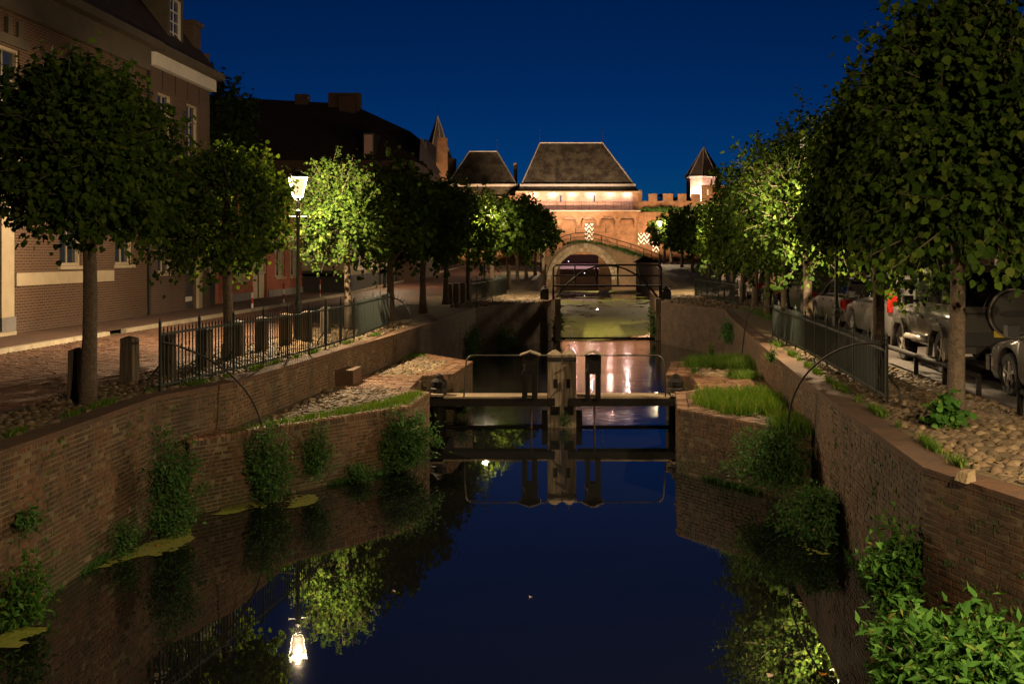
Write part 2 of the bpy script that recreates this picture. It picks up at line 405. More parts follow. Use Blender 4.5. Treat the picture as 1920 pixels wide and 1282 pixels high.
M['white_paint'] = mat_plain('white_paint', (0.62, 0.58, 0.50), (0.5, 0.46, 0.4), 0.55, 4, 0.05)
M['grey_plinth'] = mat_plain('grey_plinth', (0.16, 0.15, 0.14), (0.11, 0.10, 0.095), 0.8, 3, 0.1)
M['dark_plinth'] = mat_plain('dark_plinth', (0.035, 0.033, 0.032), (0.025, 0.024, 0.023), 0.75, 3, 0.1)
M['roof_dark'] = mat_brick('dark_pantiles', (0.055, 0.033, 0.026), (0.038, 0.024, 0.02), (0.018, 0.012, 0.010), bw=0.24, rh=0.32, ms=0.02, bump=0.8, dirt=(0.02, 0.016, 0.012), dirt_amt=0.4, rough=0.8)
M['glass'] = mat_plain('window_glass', (0.02, 0.025, 0.035), (0.015, 0.02, 0.03), 0.05, 1.0, 0.0, spec=0.8)
M['curtain'] = mat_wood('pale_curtain', (0.32, 0.28, 0.21), (0.16, 0.14, 0.10))
M['castle_brick'] = mat_brick('castle_brick', (0.30, 0.155, 0.082), (0.22, 0.11, 0.06), (0.28, 0.20, 0.13), bw=0.45, rh=0.14, ms=0.012, bump=0.8, dirt=(0.085, 0.055, 0.03), dirt_amt=0.85, dscale=1.1)
M['castle_pale'] = mat_brick('castle_pale_brick', (0.40, 0.25, 0.18), (0.31, 0.19, 0.13), (0.34, 0.25, 0.19), bw=0.45, rh=0.14, ms=0.012, bump=0.8, dirt=(0.17, 0.10, 0.065), dirt_amt=0.8, dscale=1.0)
M['slate'] = mat_brick('mossy_shingle', (0.085, 0.062, 0.045), (0.055, 0.042, 0.032), (0.02, 0.016, 0.013), bw=0.35, rh=0.33, ms=0.035, bump=0.9, dirt=(0.25, 0.215, 0.14), dirt_amt=0.7, dscale=0.8, rough=0.85)
M['lead'] = mat_plain('lead_flashing', (0.42, 0.37, 0.33), (0.3, 0.27, 0.24), 0.6, 4, 0.1)
M['spire_slate'] = mat_brick('spire_slate', (0.13, 0.105, 0.095), (0.09, 0.075, 0.068), (0.02, 0.016, 0.014), bw=0.3, rh=0.3, ms=0.03, bump=0.8, dirt=(0.09, 0.06, 0.05), dirt_amt=0.5, dscale=0.5)
M['stone'] = mat_piece('bridge_stone', [(0.0, (0.24, 0.18, 0.11)), (0.5, (0.33, 0.26, 0.16)), (1.0, (0.42, 0.34, 0.22))], grime=(0.09, 0.075, 0.045), grime_amt=0.6, gscale=1.2, bscale=8)
M['bridge_brick'] = mat_brick('bridge_brick', (0.26, 0.15, 0.085), (0.19, 0.115, 0.065), (0.24, 0.18, 0.12), bw=0.3, rh=0.1, dirt=(0.075, 0.075, 0.03), dirt_amt=0.85, dscale=0.5)
M['chev'] = mat_chevron('chevron_shutter', 0.38, 0.62, 1.5)
M['rubber'] = mat_plain('tyre_rubber', (0.012, 0.012, 0.012), None, 0.8, 10, 0.2)
M['alloy'] = mat_plain('alloy_rim', (0.34, 0.31, 0.27), (0.2, 0.19, 0.165), 0.35, 6, 0.0, metal=0.25)
M['silver'] = mat_plain('silver_car_paint', (0.095, 0.088, 0.08), (0.085, 0.08, 0.072), 0.32, 2, 0.0, metal=0.45, coat=0.8)
M['grey_car'] = mat_plain('grey_car_paint', (0.13, 0.125, 0.12), (0.11, 0.105, 0.10), 0.3, 2, 0.0, metal=0.4, coat=0.8)
M['black_car'] = mat_plain('black_car_paint', (0.012, 0.012, 0.014), None, 0.25, 2, 0.0, coat=0.8)
M['green_car'] = mat_plain('green_car_paint', (0.045, 0.06, 0.04), None, 0.3, 2, 0.0, metal=0.3, coat=0.8)
M['trim'] = mat_plain('black_plastic', (0.015, 0.015, 0.015), None, 0.55, 10, 0.05)
M['car_glass'] = mat_plain('car_glass', (0.008, 0.009, 0.010), None, 0.06, 2, 0.0, spec=0.7)
M['tail'] = mat_plain('red_lens', (0.16, 0.006, 0.005), (0.11, 0.005, 0.004), 0.12, 4, 0.0, coat=0.9)
M['clear_lens'] = mat_plain('clear_lens', (0.55, 0.52, 0.48), None, 0.1, 4, 0.0, coat=0.9)
M['amber'] = mat_plain('amber_lens', (0.55, 0.2, 0.02), None, 0.15, 4, 0.0)
M['plate'] = mat_plain('yellow_plate', (0.55, 0.4, 0.03), None, 0.5, 4, 0.0)
M['red'] = mat_plain('red_paint', (0.30, 0.02, 0.015), (0.2, 0.015, 0.012), 0.55, 6, 0.05)
M['white'] = mat_plain('white_band', (0.65, 0.62, 0.56), None, 0.6, 6, 0.05)
M['sandstone'] = mat_plain('yellow_stone', (0.22, 0.165, 0.09), (0.15, 0.11, 0.06), 0.85, 7, 0.5)
M['swan'] = mat_plain('white_feather', (0.75, 0.72, 0.66), (0.6, 0.57, 0.5), 0.8, 9, 0.2)
M['lit_window'] = mat_emit('lit_window', (1.0, 0.72, 0.34), 0.22)
M['pink_lit_pane'] = mat_plain('pink_lit_pane', (0.55, 0.36, 0.30), (0.5, 0.32, 0.26), 0.7, 2, 0.02)  # window glow put into the pane colour; gives no light
M['lantern_pane'] = mat_emit('lantern_pane', (1.0, 0.66, 0.34), 0.85, 0.72)
M['bulb'] = mat_emit('lamp_bulb', (1.0, 0.84, 0.62), 15.0)
M['small_bulb'] = mat_emit('small_lamp', (1.0, 0.9, 0.95), 0.9)
M['flood_lens'] = mat_emit('flood_lens', (1.0, 0.6, 0.25), 0.9)

# ------------------------------------------------------------------ pieces (bricks, cobbles, pavers)
def unit_block():
    v = [(-1, -1, -1), (1, -1, -1), (1, -1, 1), (-1, -1, 1), (-.955, 1, -.9), (.955, 1, -.9), (.955, 1, .9), (-.955, 1, .9)]
    f = [(4, 7, 6, 5), (0, 4, 5, 1), (1, 5, 6, 2), (2, 6, 7, 3), (3, 7, 4, 0), (0, 1, 2, 3)]
    return np.array(v, float), np.array(f)

def unit_stone():
    n = 8; rings = [(1.0, -1.0), (1.0, 0.1), (0.72, 0.75), (0.3, 1.0)]; v = []
    rg = random.Random(3)
    wob = [0.88 + 0.2 * rg.random() for _ in range(n)]
    for r, y in rings:
        for k in range(n):
            a = 2 * math.pi * k / n
            v.append((r * wob[k] * math.cos(a), y, r * wob[k] * math.sin(a)))
    f = []
    for i in range(len(rings) - 1):
        for k in range(n):
            k2 = (k + 1) % n
            f.append((i * n + k, (i + 1) * n + k, (i + 1) * n + k2, i * n + k2))
    o = (len(rings) - 1) * n
    v.append((0, 1.06, 0)); c = len(v) - 1
    f = f[:(len(rings) - 1) * n]
    for k in range(0, n, 2):
        f.append((o + k, c, o + (k + 2) % n, o + k + 1))
    return np.array(v, float), np.array(f)

UNIT = {'block': unit_block(), 'stone': unit_stone()}
UNIT_ME = {}

def unit_me(kind, mat, smooth=False):
    key = (kind, mat.name)
    if key not in UNIT_ME:
        v, f = UNIT[kind]
        me = bpy.data.meshes.new(kind); me.from_pydata([tuple(p) for p in v], [], [tuple(q) for q in f]); me.update()
        if smooth: me.polygons.foreach_set('use_smooth', [True] * len(me.polygons))
        me.materials.append(mat); UNIT_ME[key] = me
    return UNIT_ME[key]

def emit_pieces(parent, name, stuff_name, C, AX, AY, AZ, kind, mat, limit=300, smooth=False):
    """C centres, AX/AY/AZ half axes (AY is the outward face); the pieces that show largest are parts, the rest one part"""
    C, AX, AY, AZ = (np.asarray(a, float) for a in (C, AX, AY, AZ))
    if len(C) == 0: return
    px = VX + C[:, 0] * F / np.maximum(C[:, 1], 0.5); py = HY - (C[:, 2] - EYE) * F / np.maximum(C[:, 1], 0.5)
    vis = (px > -10) & (px < 1930) & (py > 0) & (py < 1292) & (C[:, 1] > 1)
    nrm = np.cross(AX, AZ); view = C - np.array([0, 0, EYE]); d2 = (view ** 2).sum(1)
    size = np.abs((nrm * view).sum(1)) / d2 ** 1.5 * vis
    order = np.argsort(-size)
    top = [i for i in order[:limit] if size[i] > 0]
    me = unit_me(kind, mat, smooth)
    for i in top:
        o = bpy.data.objects.new(name, me); COL.objects.link(o); o.parent = parent
        o.matrix_local = Matrix(((AX[i][0], AY[i][0], AZ[i][0], C[i][0]), (AX[i][1], AY[i][1], AZ[i][1], C[i][1]), (AX[i][2], AY[i][2], AZ[i][2], C[i][2]), (0, 0, 0, 1)))
    rest = np.setdiff1d(np.arange(len(C)), np.array(top, int))
    if len(rest):
        uv_, uf = UNIT[kind]; k = len(uv_)
        V = C[rest][:, None] + uv_[None, :, 0, None] * AX[rest][:, None] + uv_[None, :, 1, None] * AY[rest][:, None] + uv_[None, :, 2, None] * AZ[rest][:, None]
        Fc = uf[None] + (np.arange(len(rest)) * k)[:, None, None]
        o = np_mesh(stuff_name, V.reshape(-1, 3), Fc.reshape(-1, uf.shape[1]), mat, parent, smooth)
        o['kind'] = 'stuff'

def wall_bricks(poly, z0, z1, course=0.062, seed=1, side=1, ymin=-99, ymax=99, rowlock=0.105):
    """bricks in cross bond on the vertical faces of a polyline; outward normal = side * (dy, -dx)"""
    rg = random.Random(seed); C, AX, AY, AZ = [], [], [], []
    for (a, b) in zip(poly[:-1], poly[1:]):
        a = Vector(a[:2]); b = Vector(b[:2]); d = b - a; L = d.length; d /= L
        n = Vector((d.y, -d.x)) * side
        def put(u, w, z, h):
            p = a + d * u
            if p.y < ymin or p.y > ymax: return
            pr = rg.uniform(0.003, 0.009) if rg.random() > 0.07 else rg.uniform(-.004, 0.002)
            pr += 0.002 * math.sin(p.y * 1.3 + z * 2.1)
            tilt = rg.gauss(0, 0.006)
            p = p + n * (pr - 0.03)
            C.append((p.x, p.y, z)); AX.append((d.x * w / 2, d.y * w / 2, tilt * w)); AY.append((n.x * 0.03, n.y * 0.03, 0.0)); AZ.append((rg.gauss(0, .0006), rg.gauss(0, .0006), h / 2))
        ztop = z1
        if rowlock:
            u = 0.0
            while u < L:
                w = 0.052 + rg.uniform(-.003, .003)
                if rg.random() > 0.03: put(u + w / 2, w, z1 - rowlock / 2 - rg.uniform(0, .006), rowlock - 0.006)
                u += w + 0.011
            ztop = z1 - rowlock - 0.008
        row = 0; z = ztop - course / 2
        while z > z0:
            full = row % 2 == 0
            u = -rg.uniform(0, 0.1)
            while u < L:
                w = (0.205 if full else 0.098) + rg.uniform(-.006, .006)
                if rg.random() < 0.12: w = 0.15
                u0, u1 = max(u, 0), min(u + w, L)
                if u1 - u0 > 0.03 and rg.random() > 0.022: put((u0 + u1) / 2, u1 - u0, z + rg.gauss(0, .0012), course - 0.011 - rg.uniform(0, .003))
                u += w + 0.012
            z -= course; row += 1
    return C, AX, AY, AZ

def in_poly(x, y, poly):
    c = False; j = len(poly) - 1
    for i in range(len(poly)):
        xi, yi, xj, yj = poly[i][0], poly[i][1], poly[j][0], poly[j][1]
        if (yi > y) != (yj > y) and x < (xj - xi) * (y - yi) / (yj - yi) + xi: c = not c
        j = i
    return c

def cobble_pieces(poly, z, spacing, seed, hz=0.045, keep=1.0, squash=0.75):
    rg = random.Random(seed); C, AX, AY, AZ = [], [], [], []
    xs = [p[0] for p in poly]; ys = [p[1] for p in poly]
    y = min(ys); r = 0
    while y < max(ys):
        x = min(xs) + (spacing / 2 if r % 2 else 0)
        while x < max(xs):
            xx = x + rg.uniform(-.3, .3) * spacing; yy = y + rg.uniform(-.3, .3) * spacing
            if in_poly(xx, yy, poly) and rg.random() < keep:
                a = rg.uniform(0, math.pi); s = spacing * rg.uniform(.38, .72); q = s * rg.uniform(squash * .65, 1.0)
                tx, ty = rg.gauss(0, .18), rg.gauss(0, .18); h = hz * rg.uniform(.6, 1.3)
                zz = z(xx, yy) if callable(z) else z
                C.append((xx, yy, zz - h * rg.uniform(.0, .55))); AX.append((math.cos(a) * s, math.sin(a) * s, tx * s)); AZ.append((-math.sin(a) * q, math.cos(a) * q, ty * q)); AY.append((-tx * h, -ty * h, h))
            x += spacing
        y += spacing * 0.86; r += 1
    return C, AX, AY, AZ

# ------------------------------------------------------------------ the ground plan (metres; water of the lower canal at z = 0)
ZQ, ZP = 1.9, 1.15                      # street quay, lock head platform
def xy(p): return (p[0], p[1])
LQ = [(-6.6, -10), (-6.3, 6), xy(P(67, 823, ZQ)), xy(P(293, 743, ZQ)), xy(P(440, 716, ZQ)), xy(P(588, 671, ZQ)), xy(P(740, 627, ZQ)),
      (-4.18, 43.3), (-2.0, 48.4), (-1.3, 50.6)]
RQ = [(7.0, -10), (5.6, 3), (4.42, 7.2), xy(P(1920, 937, ZQ)), xy(P(1733, 876, ZQ)), xy(P(1595, 776, ZQ)), xy(P(1517, 719, ZQ)), xy(P(1423, 643, ZQ)),
      (5.3, 37.5), (5.75, 42.0), (3.75, 48.2), (3.9, 50.6)]
LFAR = [(-1.3, 50.6), (-1.2, 60), (-3.0, 62.5), (-3.6, 118), (-3.2, 170)]
RFAR = [(3.9, 50.6), (4.0, 60), (6.0, 62.5), (7.2, 105), (6.4, 119), (6.0, 170)]
def zl(y): return ZQ + 1.0 * min(max((y - 58) / 60.0, 0), 1)
def zr(y): return ZQ + 1.35 * min(max((y - 56) / 45.0, 0), 1)

# big ground sheet to the horizon, water sheets
g = MB().poly([(-1500, -600, -1.4), (1500, -600, -1.4), (1500, 2500, -1.4), (-1500, 2500, -1.4)]).build('ground', M['terrain']); g['kind'] = 'structure'

def strip(name, left, right, mat, dz=0.0, zf=None, ys=None, kind='structure'):
    """a sheet between two polylines x(y)"""
    def xa(line, y):
        if callable(line): return line(y)
        for (a, b) in zip(line[:-1], line[1:]):
            if a[1] <= y <= b[1]: return lerp(a[0], b[0], (y - a[1]) / max(b[1] - a[1], 1e-6))
        return line[-1][0] if y > line[-1][1] else line[0][0]
    mb = MB(); vs = []
    for y in ys:
        z = zf(y) + dz
        vs += [(xa(left, y), y, z), (xa(right, y), y, z)]
    mb.add(vs, [(2 * i, 2 * i + 1, 2 * i + 3, 2 * i + 2) for i in range(len(ys) - 1)])
    o = mb.build(name, mat); o['kind'] = kind
    return o

LB = LQ + LFAR[1:]; RB = RQ + RFAR[1:]
ysl = sorted({p[1] for p in LB} | set(range(-10, 171, 6)))
ysr = sorted({p[1] for p in RB} | set(range(-10, 171, 6)))
strip('left_bank', lambda y: -70.0, LB, M['soil'], 0, zl, ysl)
strip('right_bank', RB, lambda y: 70.0, M['soil'], 0, zr, ysr)
MB().poly([(-70, 170, 2.9), (70, 170, 2.9), (70, 420, 2.9), (-70, 420, 2.9)]).build('far_meadow', M['terrain'])['kind'] = 'structure'

w = MB().poly([(-8, -12, 0), (8, -12, 0), (6, 25.05, 0), (-6, 25.05, 0)]).build('canal_water', M['water']); w['kind'] = 'structure'
w = MB().poly([(-7, 24.95, 0.045), (7, 24.95, 0.045), (7, 50, 0.045), (-7, 50, 0.045)]).build('lock_water', M['water_chamber']); w['kind'] = 'structure'
w = MB().poly([(-8, 49.5, 0.06), (9, 49.5, 0.06), (9, 168, 0.06), (-8, 168, 0.06)]).build('upper_water', M['water']); w['kind'] = 'structure'

# street surfaces, left
XR0, XR1, XS1 = -7.75, -12.3, -14.6
ysr2 = list(range(-10, 172, 6))
strip('road_left', lambda y: XR1, lambda y: XR0 + max(0, (y - 30) * 0.012), M['road_far'], 0.004, zl, ysr2)
kb = MB(); kbs = []
for i, y in enumerate(np.arange(12, 120, 1.0)):
    if 27.6 < y < 28.4: continue
    m_ = MB().obox((XR1 - 0.075, y + 0.5, zl(y + .5) + 0.02), (0.075, 0, 0), (0, 0.493, 0), (0, 0, 0.10))
    kbs.append((y, m_))
kroot = empty('kerb', (0, 0, 0)); kroot['kind'] = 'structure'
for y, m_ in kbs: m_.build('kerb_stone', M['kerb'], kroot)
strip('sidewalk_left', lambda y: -15.2, lambda y: XR1 - 0.15, M['sidewalk'], 0.11, zl, ysr2)
# street surfaces, right
strip('road_right', lambda y: 5.95 + max(0, (y - 20) * 0.02), lambda y: 11.8, M['asphalt'], 0.004, zr, ysr2)
strip('sidewalk_right', lambda y: 11.8, lambda y: 13.4, M['sidewalk'], 0.10, zr, ysr2)

# ------------------------------------------------------------------ quay walls
def wall_faces(name, label, poly, z0, z1, side, mat, cat='quay wall', cope=0.32, cope_mat=None, zf=None):
    """back wall and coping; returns the thing"""
    root = empty(name, (0, 0, 0), 0, label, cat)
    mb = MB(); cp = MB()
    for (a, b) in zip(poly[:-1], poly[1:]):
        za = zf(a[1]) if zf else z1; zb = zf(b[1]) if zf else z1
        mb.poly([(a[0], a[1], z0), (b[0], b[1], z0), (b[0], b[1], zb), (a[0], a[1], za)])
    mb.build('wall_face', mat, root, fix=False)
    if cope:
        n = len(poly); nr = []
        for i in range(n):
            a = Vector(poly[max(i - 1, 0)][:2]); b = Vector(poly[min(i + 1, n - 1)][:2]); d = (b - a).normalized()
            nr.append(Vector((d.y, -d.x)) * side)
        vs = []
        for p, q in zip(poly, nr):
            z = (zf(p[1]) if zf else z1)
            o = Vector(p[:2]) + q * 0.012; i_ = Vector(p[:2]) - q * cope
            vs += [(o.x, o.y, z - 0.06), (o.x, o.y, z + 0.008), (i_.x, i_.y, z + 0.008)]
        cp.add(vs, [f for i in range(n - 1) for f in ((3 * i, 3 * i + 3, 3 * i + 4, 3 * i + 1), (3 * i + 1, 3 * i + 4, 3 * i + 5, 3 * i + 2))])
        cp.build('coping', cope_mat or M['cope_far'], root, fix=False)
    return root

# left canal wall in front of the lock
lw = wall_faces('quay_wall', 'long brown brick quay wall below the houses, running into the dark foreground', LQ[:5], -1.2, ZQ - 0.004, 1, M['mortar'], cope_mat=M['cope_far'])
C_ = wall_bricks(LQ[1:5], -0.05, ZQ - 0.004, seed=11, side=1, ymin=8)
emit_pieces(lw, 'brick', 'brickwork', *C_, 'block', M['quay_brick'])
# left upper wall behind the platform and along the chamber
lw2 = wall_faces('quay_wall', 'low brick retaining wall under the iron fence above the cobbled lock platform', LQ[4:7], 0.2, ZQ - 0.004, 1, M['mortar'])
C_ = wall_bricks(LQ[4:7], ZP - 0.02, ZQ - 0.004, seed=12, side=1)
emit_pieces(lw2, 'brick', 'brickwork', *C_, 'block', M['quay_brick'])
wall_faces('lock_chamber_wall', 'dark brick lock chamber wall on the side of the houses', LQ[6:], -1.2, ZQ - 0.004, 1, M['quay_far'], 'lock wall')
# right canal wall
rw = wall_faces('quay_wall', 'brown brick quay wall below the parked cars, beside the big foreground shrub', RQ[:7], -1.2, ZQ - 0.004, -1, M['mortar'])
C_ = wall_bricks(RQ[2:7], -0.05, ZQ - 0.004, seed=13, side=-1, ymin=5)
emit_pieces(rw, 'brick', 'brickwork', *C_, 'block', M['quay_brick'])
rw2 = wall_faces('quay_wall', 'low brick retaining wall behind the grassy lock platform', RQ[6:8], 0.2, ZQ - 0.004, -1, M['mortar'])
C_ = wall_bricks([RQ[5], RQ[6], RQ[7]], ZP - 0.02, ZQ - 0.004, seed=14, side=-1)
emit_pieces(rw2, 'brick', 'brickwork', *C_, 'block', M['quay_brick'], limit=150)
wall_faces('lock_chamber_wall', 'dark brick lock chamber wall on the side of the parked cars', RQ[7:], -1.2, ZQ - 0.004, -1, M['quay_far'], 'lock wall')
# beyond the lock
wall_faces('canal_bank_wall', 'low brick bank wall beyond the iron footbridge on the side of the road', LFAR[:4], -1.2, 2, 1, M['quay_far'], 'bank wall', zf=lambda y: zl(y) - 0.004)
wall_faces('canal_bank_wall', 'mossy brick bank wall beyond the iron footbridge on the side of the parked cars', RFAR[:5], -1.2, 2, -1, M['quay_far'], 'bank wall', zf=lambda y: zr(y) - 0.004)

# lock head platforms
def platform(name, label, front, inner, back, side, seed, wall_extra):
    """front: list of xy along the canal face, inner: along the lock side, back: towards chamber; top polygon closes on the quay line"""
    root = empty(name, (0, 0, 0), 0, label, 'lock platform')
    edge = front + inner + back
    mb = MB()
    for a, b in zip(edge[:-1], edge[1:]):
        mb.poly([(a[0], a[1], -1.2), (b[0], b[1], -1.2), (b[0], b[1], ZP), (a[0], a[1], ZP)])
    mb.build('wall_face', M['mortar'], root, fix=False)
    top = edge + wall_extra
    MB().poly([(p[0], p[1], ZP) for p in top]).build('top', M['soil'], root)
    fr = wall_bricks(front + inner[:2], -0.05, ZP + 0.002, seed=seed, side=side)
    emit_pieces(root, 'brick', 'brickwork', *fr, 'block', M['quay_brick'])
    ib = wall_bricks(inner[1:] + back[:1], -0.05, ZP + 0.002, seed=seed + 1, side=side)
    emit_pieces(root, 'brick', 'side_brickwork', *ib, 'block', M['quay_brick'], limit=0)
    return root, top

LF = [(-6.0, 16.45), xy(P(495, 804.5, ZP)), xy(P(768, 762.5, ZP))]
LI = [xy(P(805, 737, ZP)), (-3.62, 22.7), (-3.7, 25.3), (-3.02, 25.6), (-2.86, 28.7)]
LBK = [(-4.9, 31.6)]
lp, lpt = platform('lock_platform', 'cobbled brick lock platform with grass along its edge, below the iron fence', LF, LI, LBK, 1, 21, [(-5.1, 28.6), (-5.5, 22), (-5.8, 17.8)])
RF = [(3.95, 16.9), xy(P(1437, 799, ZP)), xy(P(1270, 768, ZP))]
RI = [(2.02, 22.2), (2.6, 22.7), (2.68, 25.3), (2.1, 25.6), (2.5, 28.6)]
RBK = [(4.75, 29.6)]
rp, rpt = platform('lock_platform', 'grass grown brick lock platform on the side of the parked cars', RF, RI, RBK, -1, 23, [(4.4, 26), (3.9, 18)])

# brick edging and bands, cobbles on the platforms
def edge_bricks(parent, line, z, seed, side, rows=3, limit=60, w=0.21, d=0.1):
    rg = random.Random(seed); C, AX, AY, AZ = [], [], [], []
    for (a, b) in zip(line[:-1], line[1:]):
        a = Vector(a); b = Vector(b); dr = b - a; L = dr.length; dr /= L; n = Vector((dr.y, -dr.x)) * side
        for r in range(rows):
            u = 0.05 * (r % 2)
            while u < L:
                p = a + dr * u - n * (0.1 + r * (w + 0.012))
                h = 0.02
                C.append((p.x, p.y, z - 0.004 + rg.uniform(0, .012))); AX.append((n.x * w / 2, n.y * w / 2, rg.gauss(0, .003))); AZ.append((dr.x * (d - .012) / 2, dr.y * (d - .012) / 2, rg.gauss(0, .002))); AY.append((0, 0, h))
                u += d
    emit_pieces(parent, 'brick', 'edge_brickwork', C, AX, AY, AZ, 'block', M['cope_brick'], limit=limit)
edge_bricks(lp, LF, ZP, 31, 1, rows=2); edge_bricks(lp, [LF[-1]] + LI + LBK, ZP, 32, 1, rows=3, limit=80)
edge_bricks(rp, RF, ZP, 33, -1, rows=2); edge_bricks(rp, [RF[-1]] + RI + RBK, ZP, 34, -1, rows=3, limit=80)
def band(parent, poly, z, seed, limit=60):
    rg = random.Random(seed); C, AX, AY, AZ = [], [], [], []
    xs = [p[0] for p in poly]; ys = [p[1] for p in poly]
    y = min(ys); r = 0
    while y < max(ys):
        x = min(xs) + (0.1 if r % 2 else 0)
        while x < max(xs):
            if in_poly(x, y, poly):
                C.append((x, y, z + rg.uniform(-.004, .006))); AX.append((0.098, 0, rg.gauss(0, .003))); AZ.append((0, 0.045, rg.gauss(0, .002))); AY.append((0, 0, .02))
            x += 0.21
        y += 0.104; r += 1
    emit_pieces(parent, 'brick', 'band_brickwork', C, AX, AY, AZ, 'block', M['cope_brick'], limit=limit)
band(lp, [(-5.2, 22.9), (-3.75, 22.9), (-3.75, 25.2), (-5.1, 25.4)], ZP, 35)
band(rp, [(2.75, 22.6), (4.2, 22.0), (4.3, 24.4), (2.75, 25.2)], ZP, 36)
emit_pieces(lp, 'cobble', 'cobbles', *cobble_pieces([(-5.5, 17.7), (-3.55, 20.4), (-3.6, 22.4), (-3.95, 22.7), (-5.3, 22.8)], ZP, 0.16, 41), 'stone', M['cobble'], limit=150, smooth=True)
emit_pieces(lp, 'cobble', 'far_cobbles', *cobble_pieces([(-5.0, 25.5), (-3.5, 25.9), (-3.5, 28.6), (-4.7, 30.7)], ZP, 0.16, 42), 'stone', M['cobble'], limit=120, smooth=True)
emit_pieces(rp, 'cobble', 'cobbles', *cobble_pieces([(2.3, 20.2), (3.4, 18.4), (3.75, 18.4), (4.1, 21.9), (2.6, 22.3)], ZP, 0.16, 43, keep=.75), 'stone', M['cobble'], limit=150, smooth=True)
emit_pieces(rp, 'cobble', 'far_cobbles', *cobble_pieces([(2.75, 25.6), (4.3, 24.8), (4.5, 28.8), (3.1, 28.3)], ZP, 0.16, 44, keep=.8), 'stone', M['cobble'], limit=100, smooth=True)
# brick block against the left upper wall
bk = MB().box(-5.55, -4.95, 23.4, 24.3, ZP - 0.05, ZP + 0.34).build('brick_pier', M['cope_far'])
tag(bk, 'small red brick block against the low wall on the cobbled platform', 'brick block')

# verge cobbles and road pavers
def poly_left():
    p = [(x - (-1) * 0 - 0.36, y) for x, y in [(-6.25, 9.5), (-6.23, 12.24), (-6.32, 15.97), (-5.74, 17.8), (-5.47, 22.0), (-4.93, 28.6), (-4.7, 33)]]
    return p + [(-7.6, 33), (-7.6, 9.5)]
vroot = MB().poly([(x, y, ZQ + 0.002) for x, y in poly_left()]).build('cobbled_verge', M['soil']); vroot['kind'] = 'structure'
emit_pieces(vroot, 'cobble', 'cobbles', *cobble_pieces(poly_left(), ZQ + .002, 0.135, 45, hz=0.04, keep=.9), 'stone', M['cobble'], limit=300, smooth=True)
def poly_right():
    p = [(x + 0.42, y) for x, y in [(5.0, 5.2), (4.42, 7.2), (3.84, 9.19), (3.44, 10.6), (3.62, 14.2), (3.8, 17.6), (4.2, 23.5)]]
    return p + [(5.9, 23.5), (5.9, 5.2)]
vroot2 = MB().poly([(x, y, ZQ + 0.002) for x, y in poly_right()]).build('cobbled_verge', M['soil']); vroot2['kind'] = 'structure'
emit_pieces(vroot2, 'cobble', 'cobbles', *cobble_pieces(poly_right(), ZQ + .002, 0.15, 46, hz=0.05, keep=.93), 'stone', M['cobble'], limit=300, smooth=True)
for nm, pl, sd in (('far_verge_left', [(-5.2, 43.2), (-4.3, 43.5), (-2.1, 48.6), (-1.5, 51), (-1.5, 59), (-6, 59)], 47), ('far_verge_right', [(5.9, 42.6), (3.95, 48.6), (4.1, 59), (9, 59), (9, 42.6)], 48)):
    o = MB().poly([(x, y, ZQ + .002) for x, y in pl]).build('cobbled_verge', M['soil']); o['kind'] = 'structure'
    emit_pieces(o, 'cobble', 'cobbles', *cobble_pieces(pl, ZQ + .002, 0.2, sd, hz=.05), 'stone', M['cobble'], limit=0, smooth=True)
# road pavers: brick-on-edge runs across the near road
rg = random.Random(5); C, AX, AY, AZ = [], [], [], []
y = 15.0; r_ = 0
while y < 33:
    x = XR1 + (0.1 if r_ % 2 else 0)
    while x < XR0 - 0.05:
        C.append((x + .1, y, zl(y) + 0.006 + rg.uniform(-.003, .004))); AX.append((0.097, 0, rg.gauss(0, .002))); AZ.append((0, .045, rg.gauss(0, .0015))); AY.append((0, 0, .012)); x += 0.205
    y += 0.105; r_ += 1
rd = bpy.data.objects['road_left']
emit_pieces(rd, 'paver', 'pavers', C, AX, AY, AZ, 'block', M['paver'], limit=300)

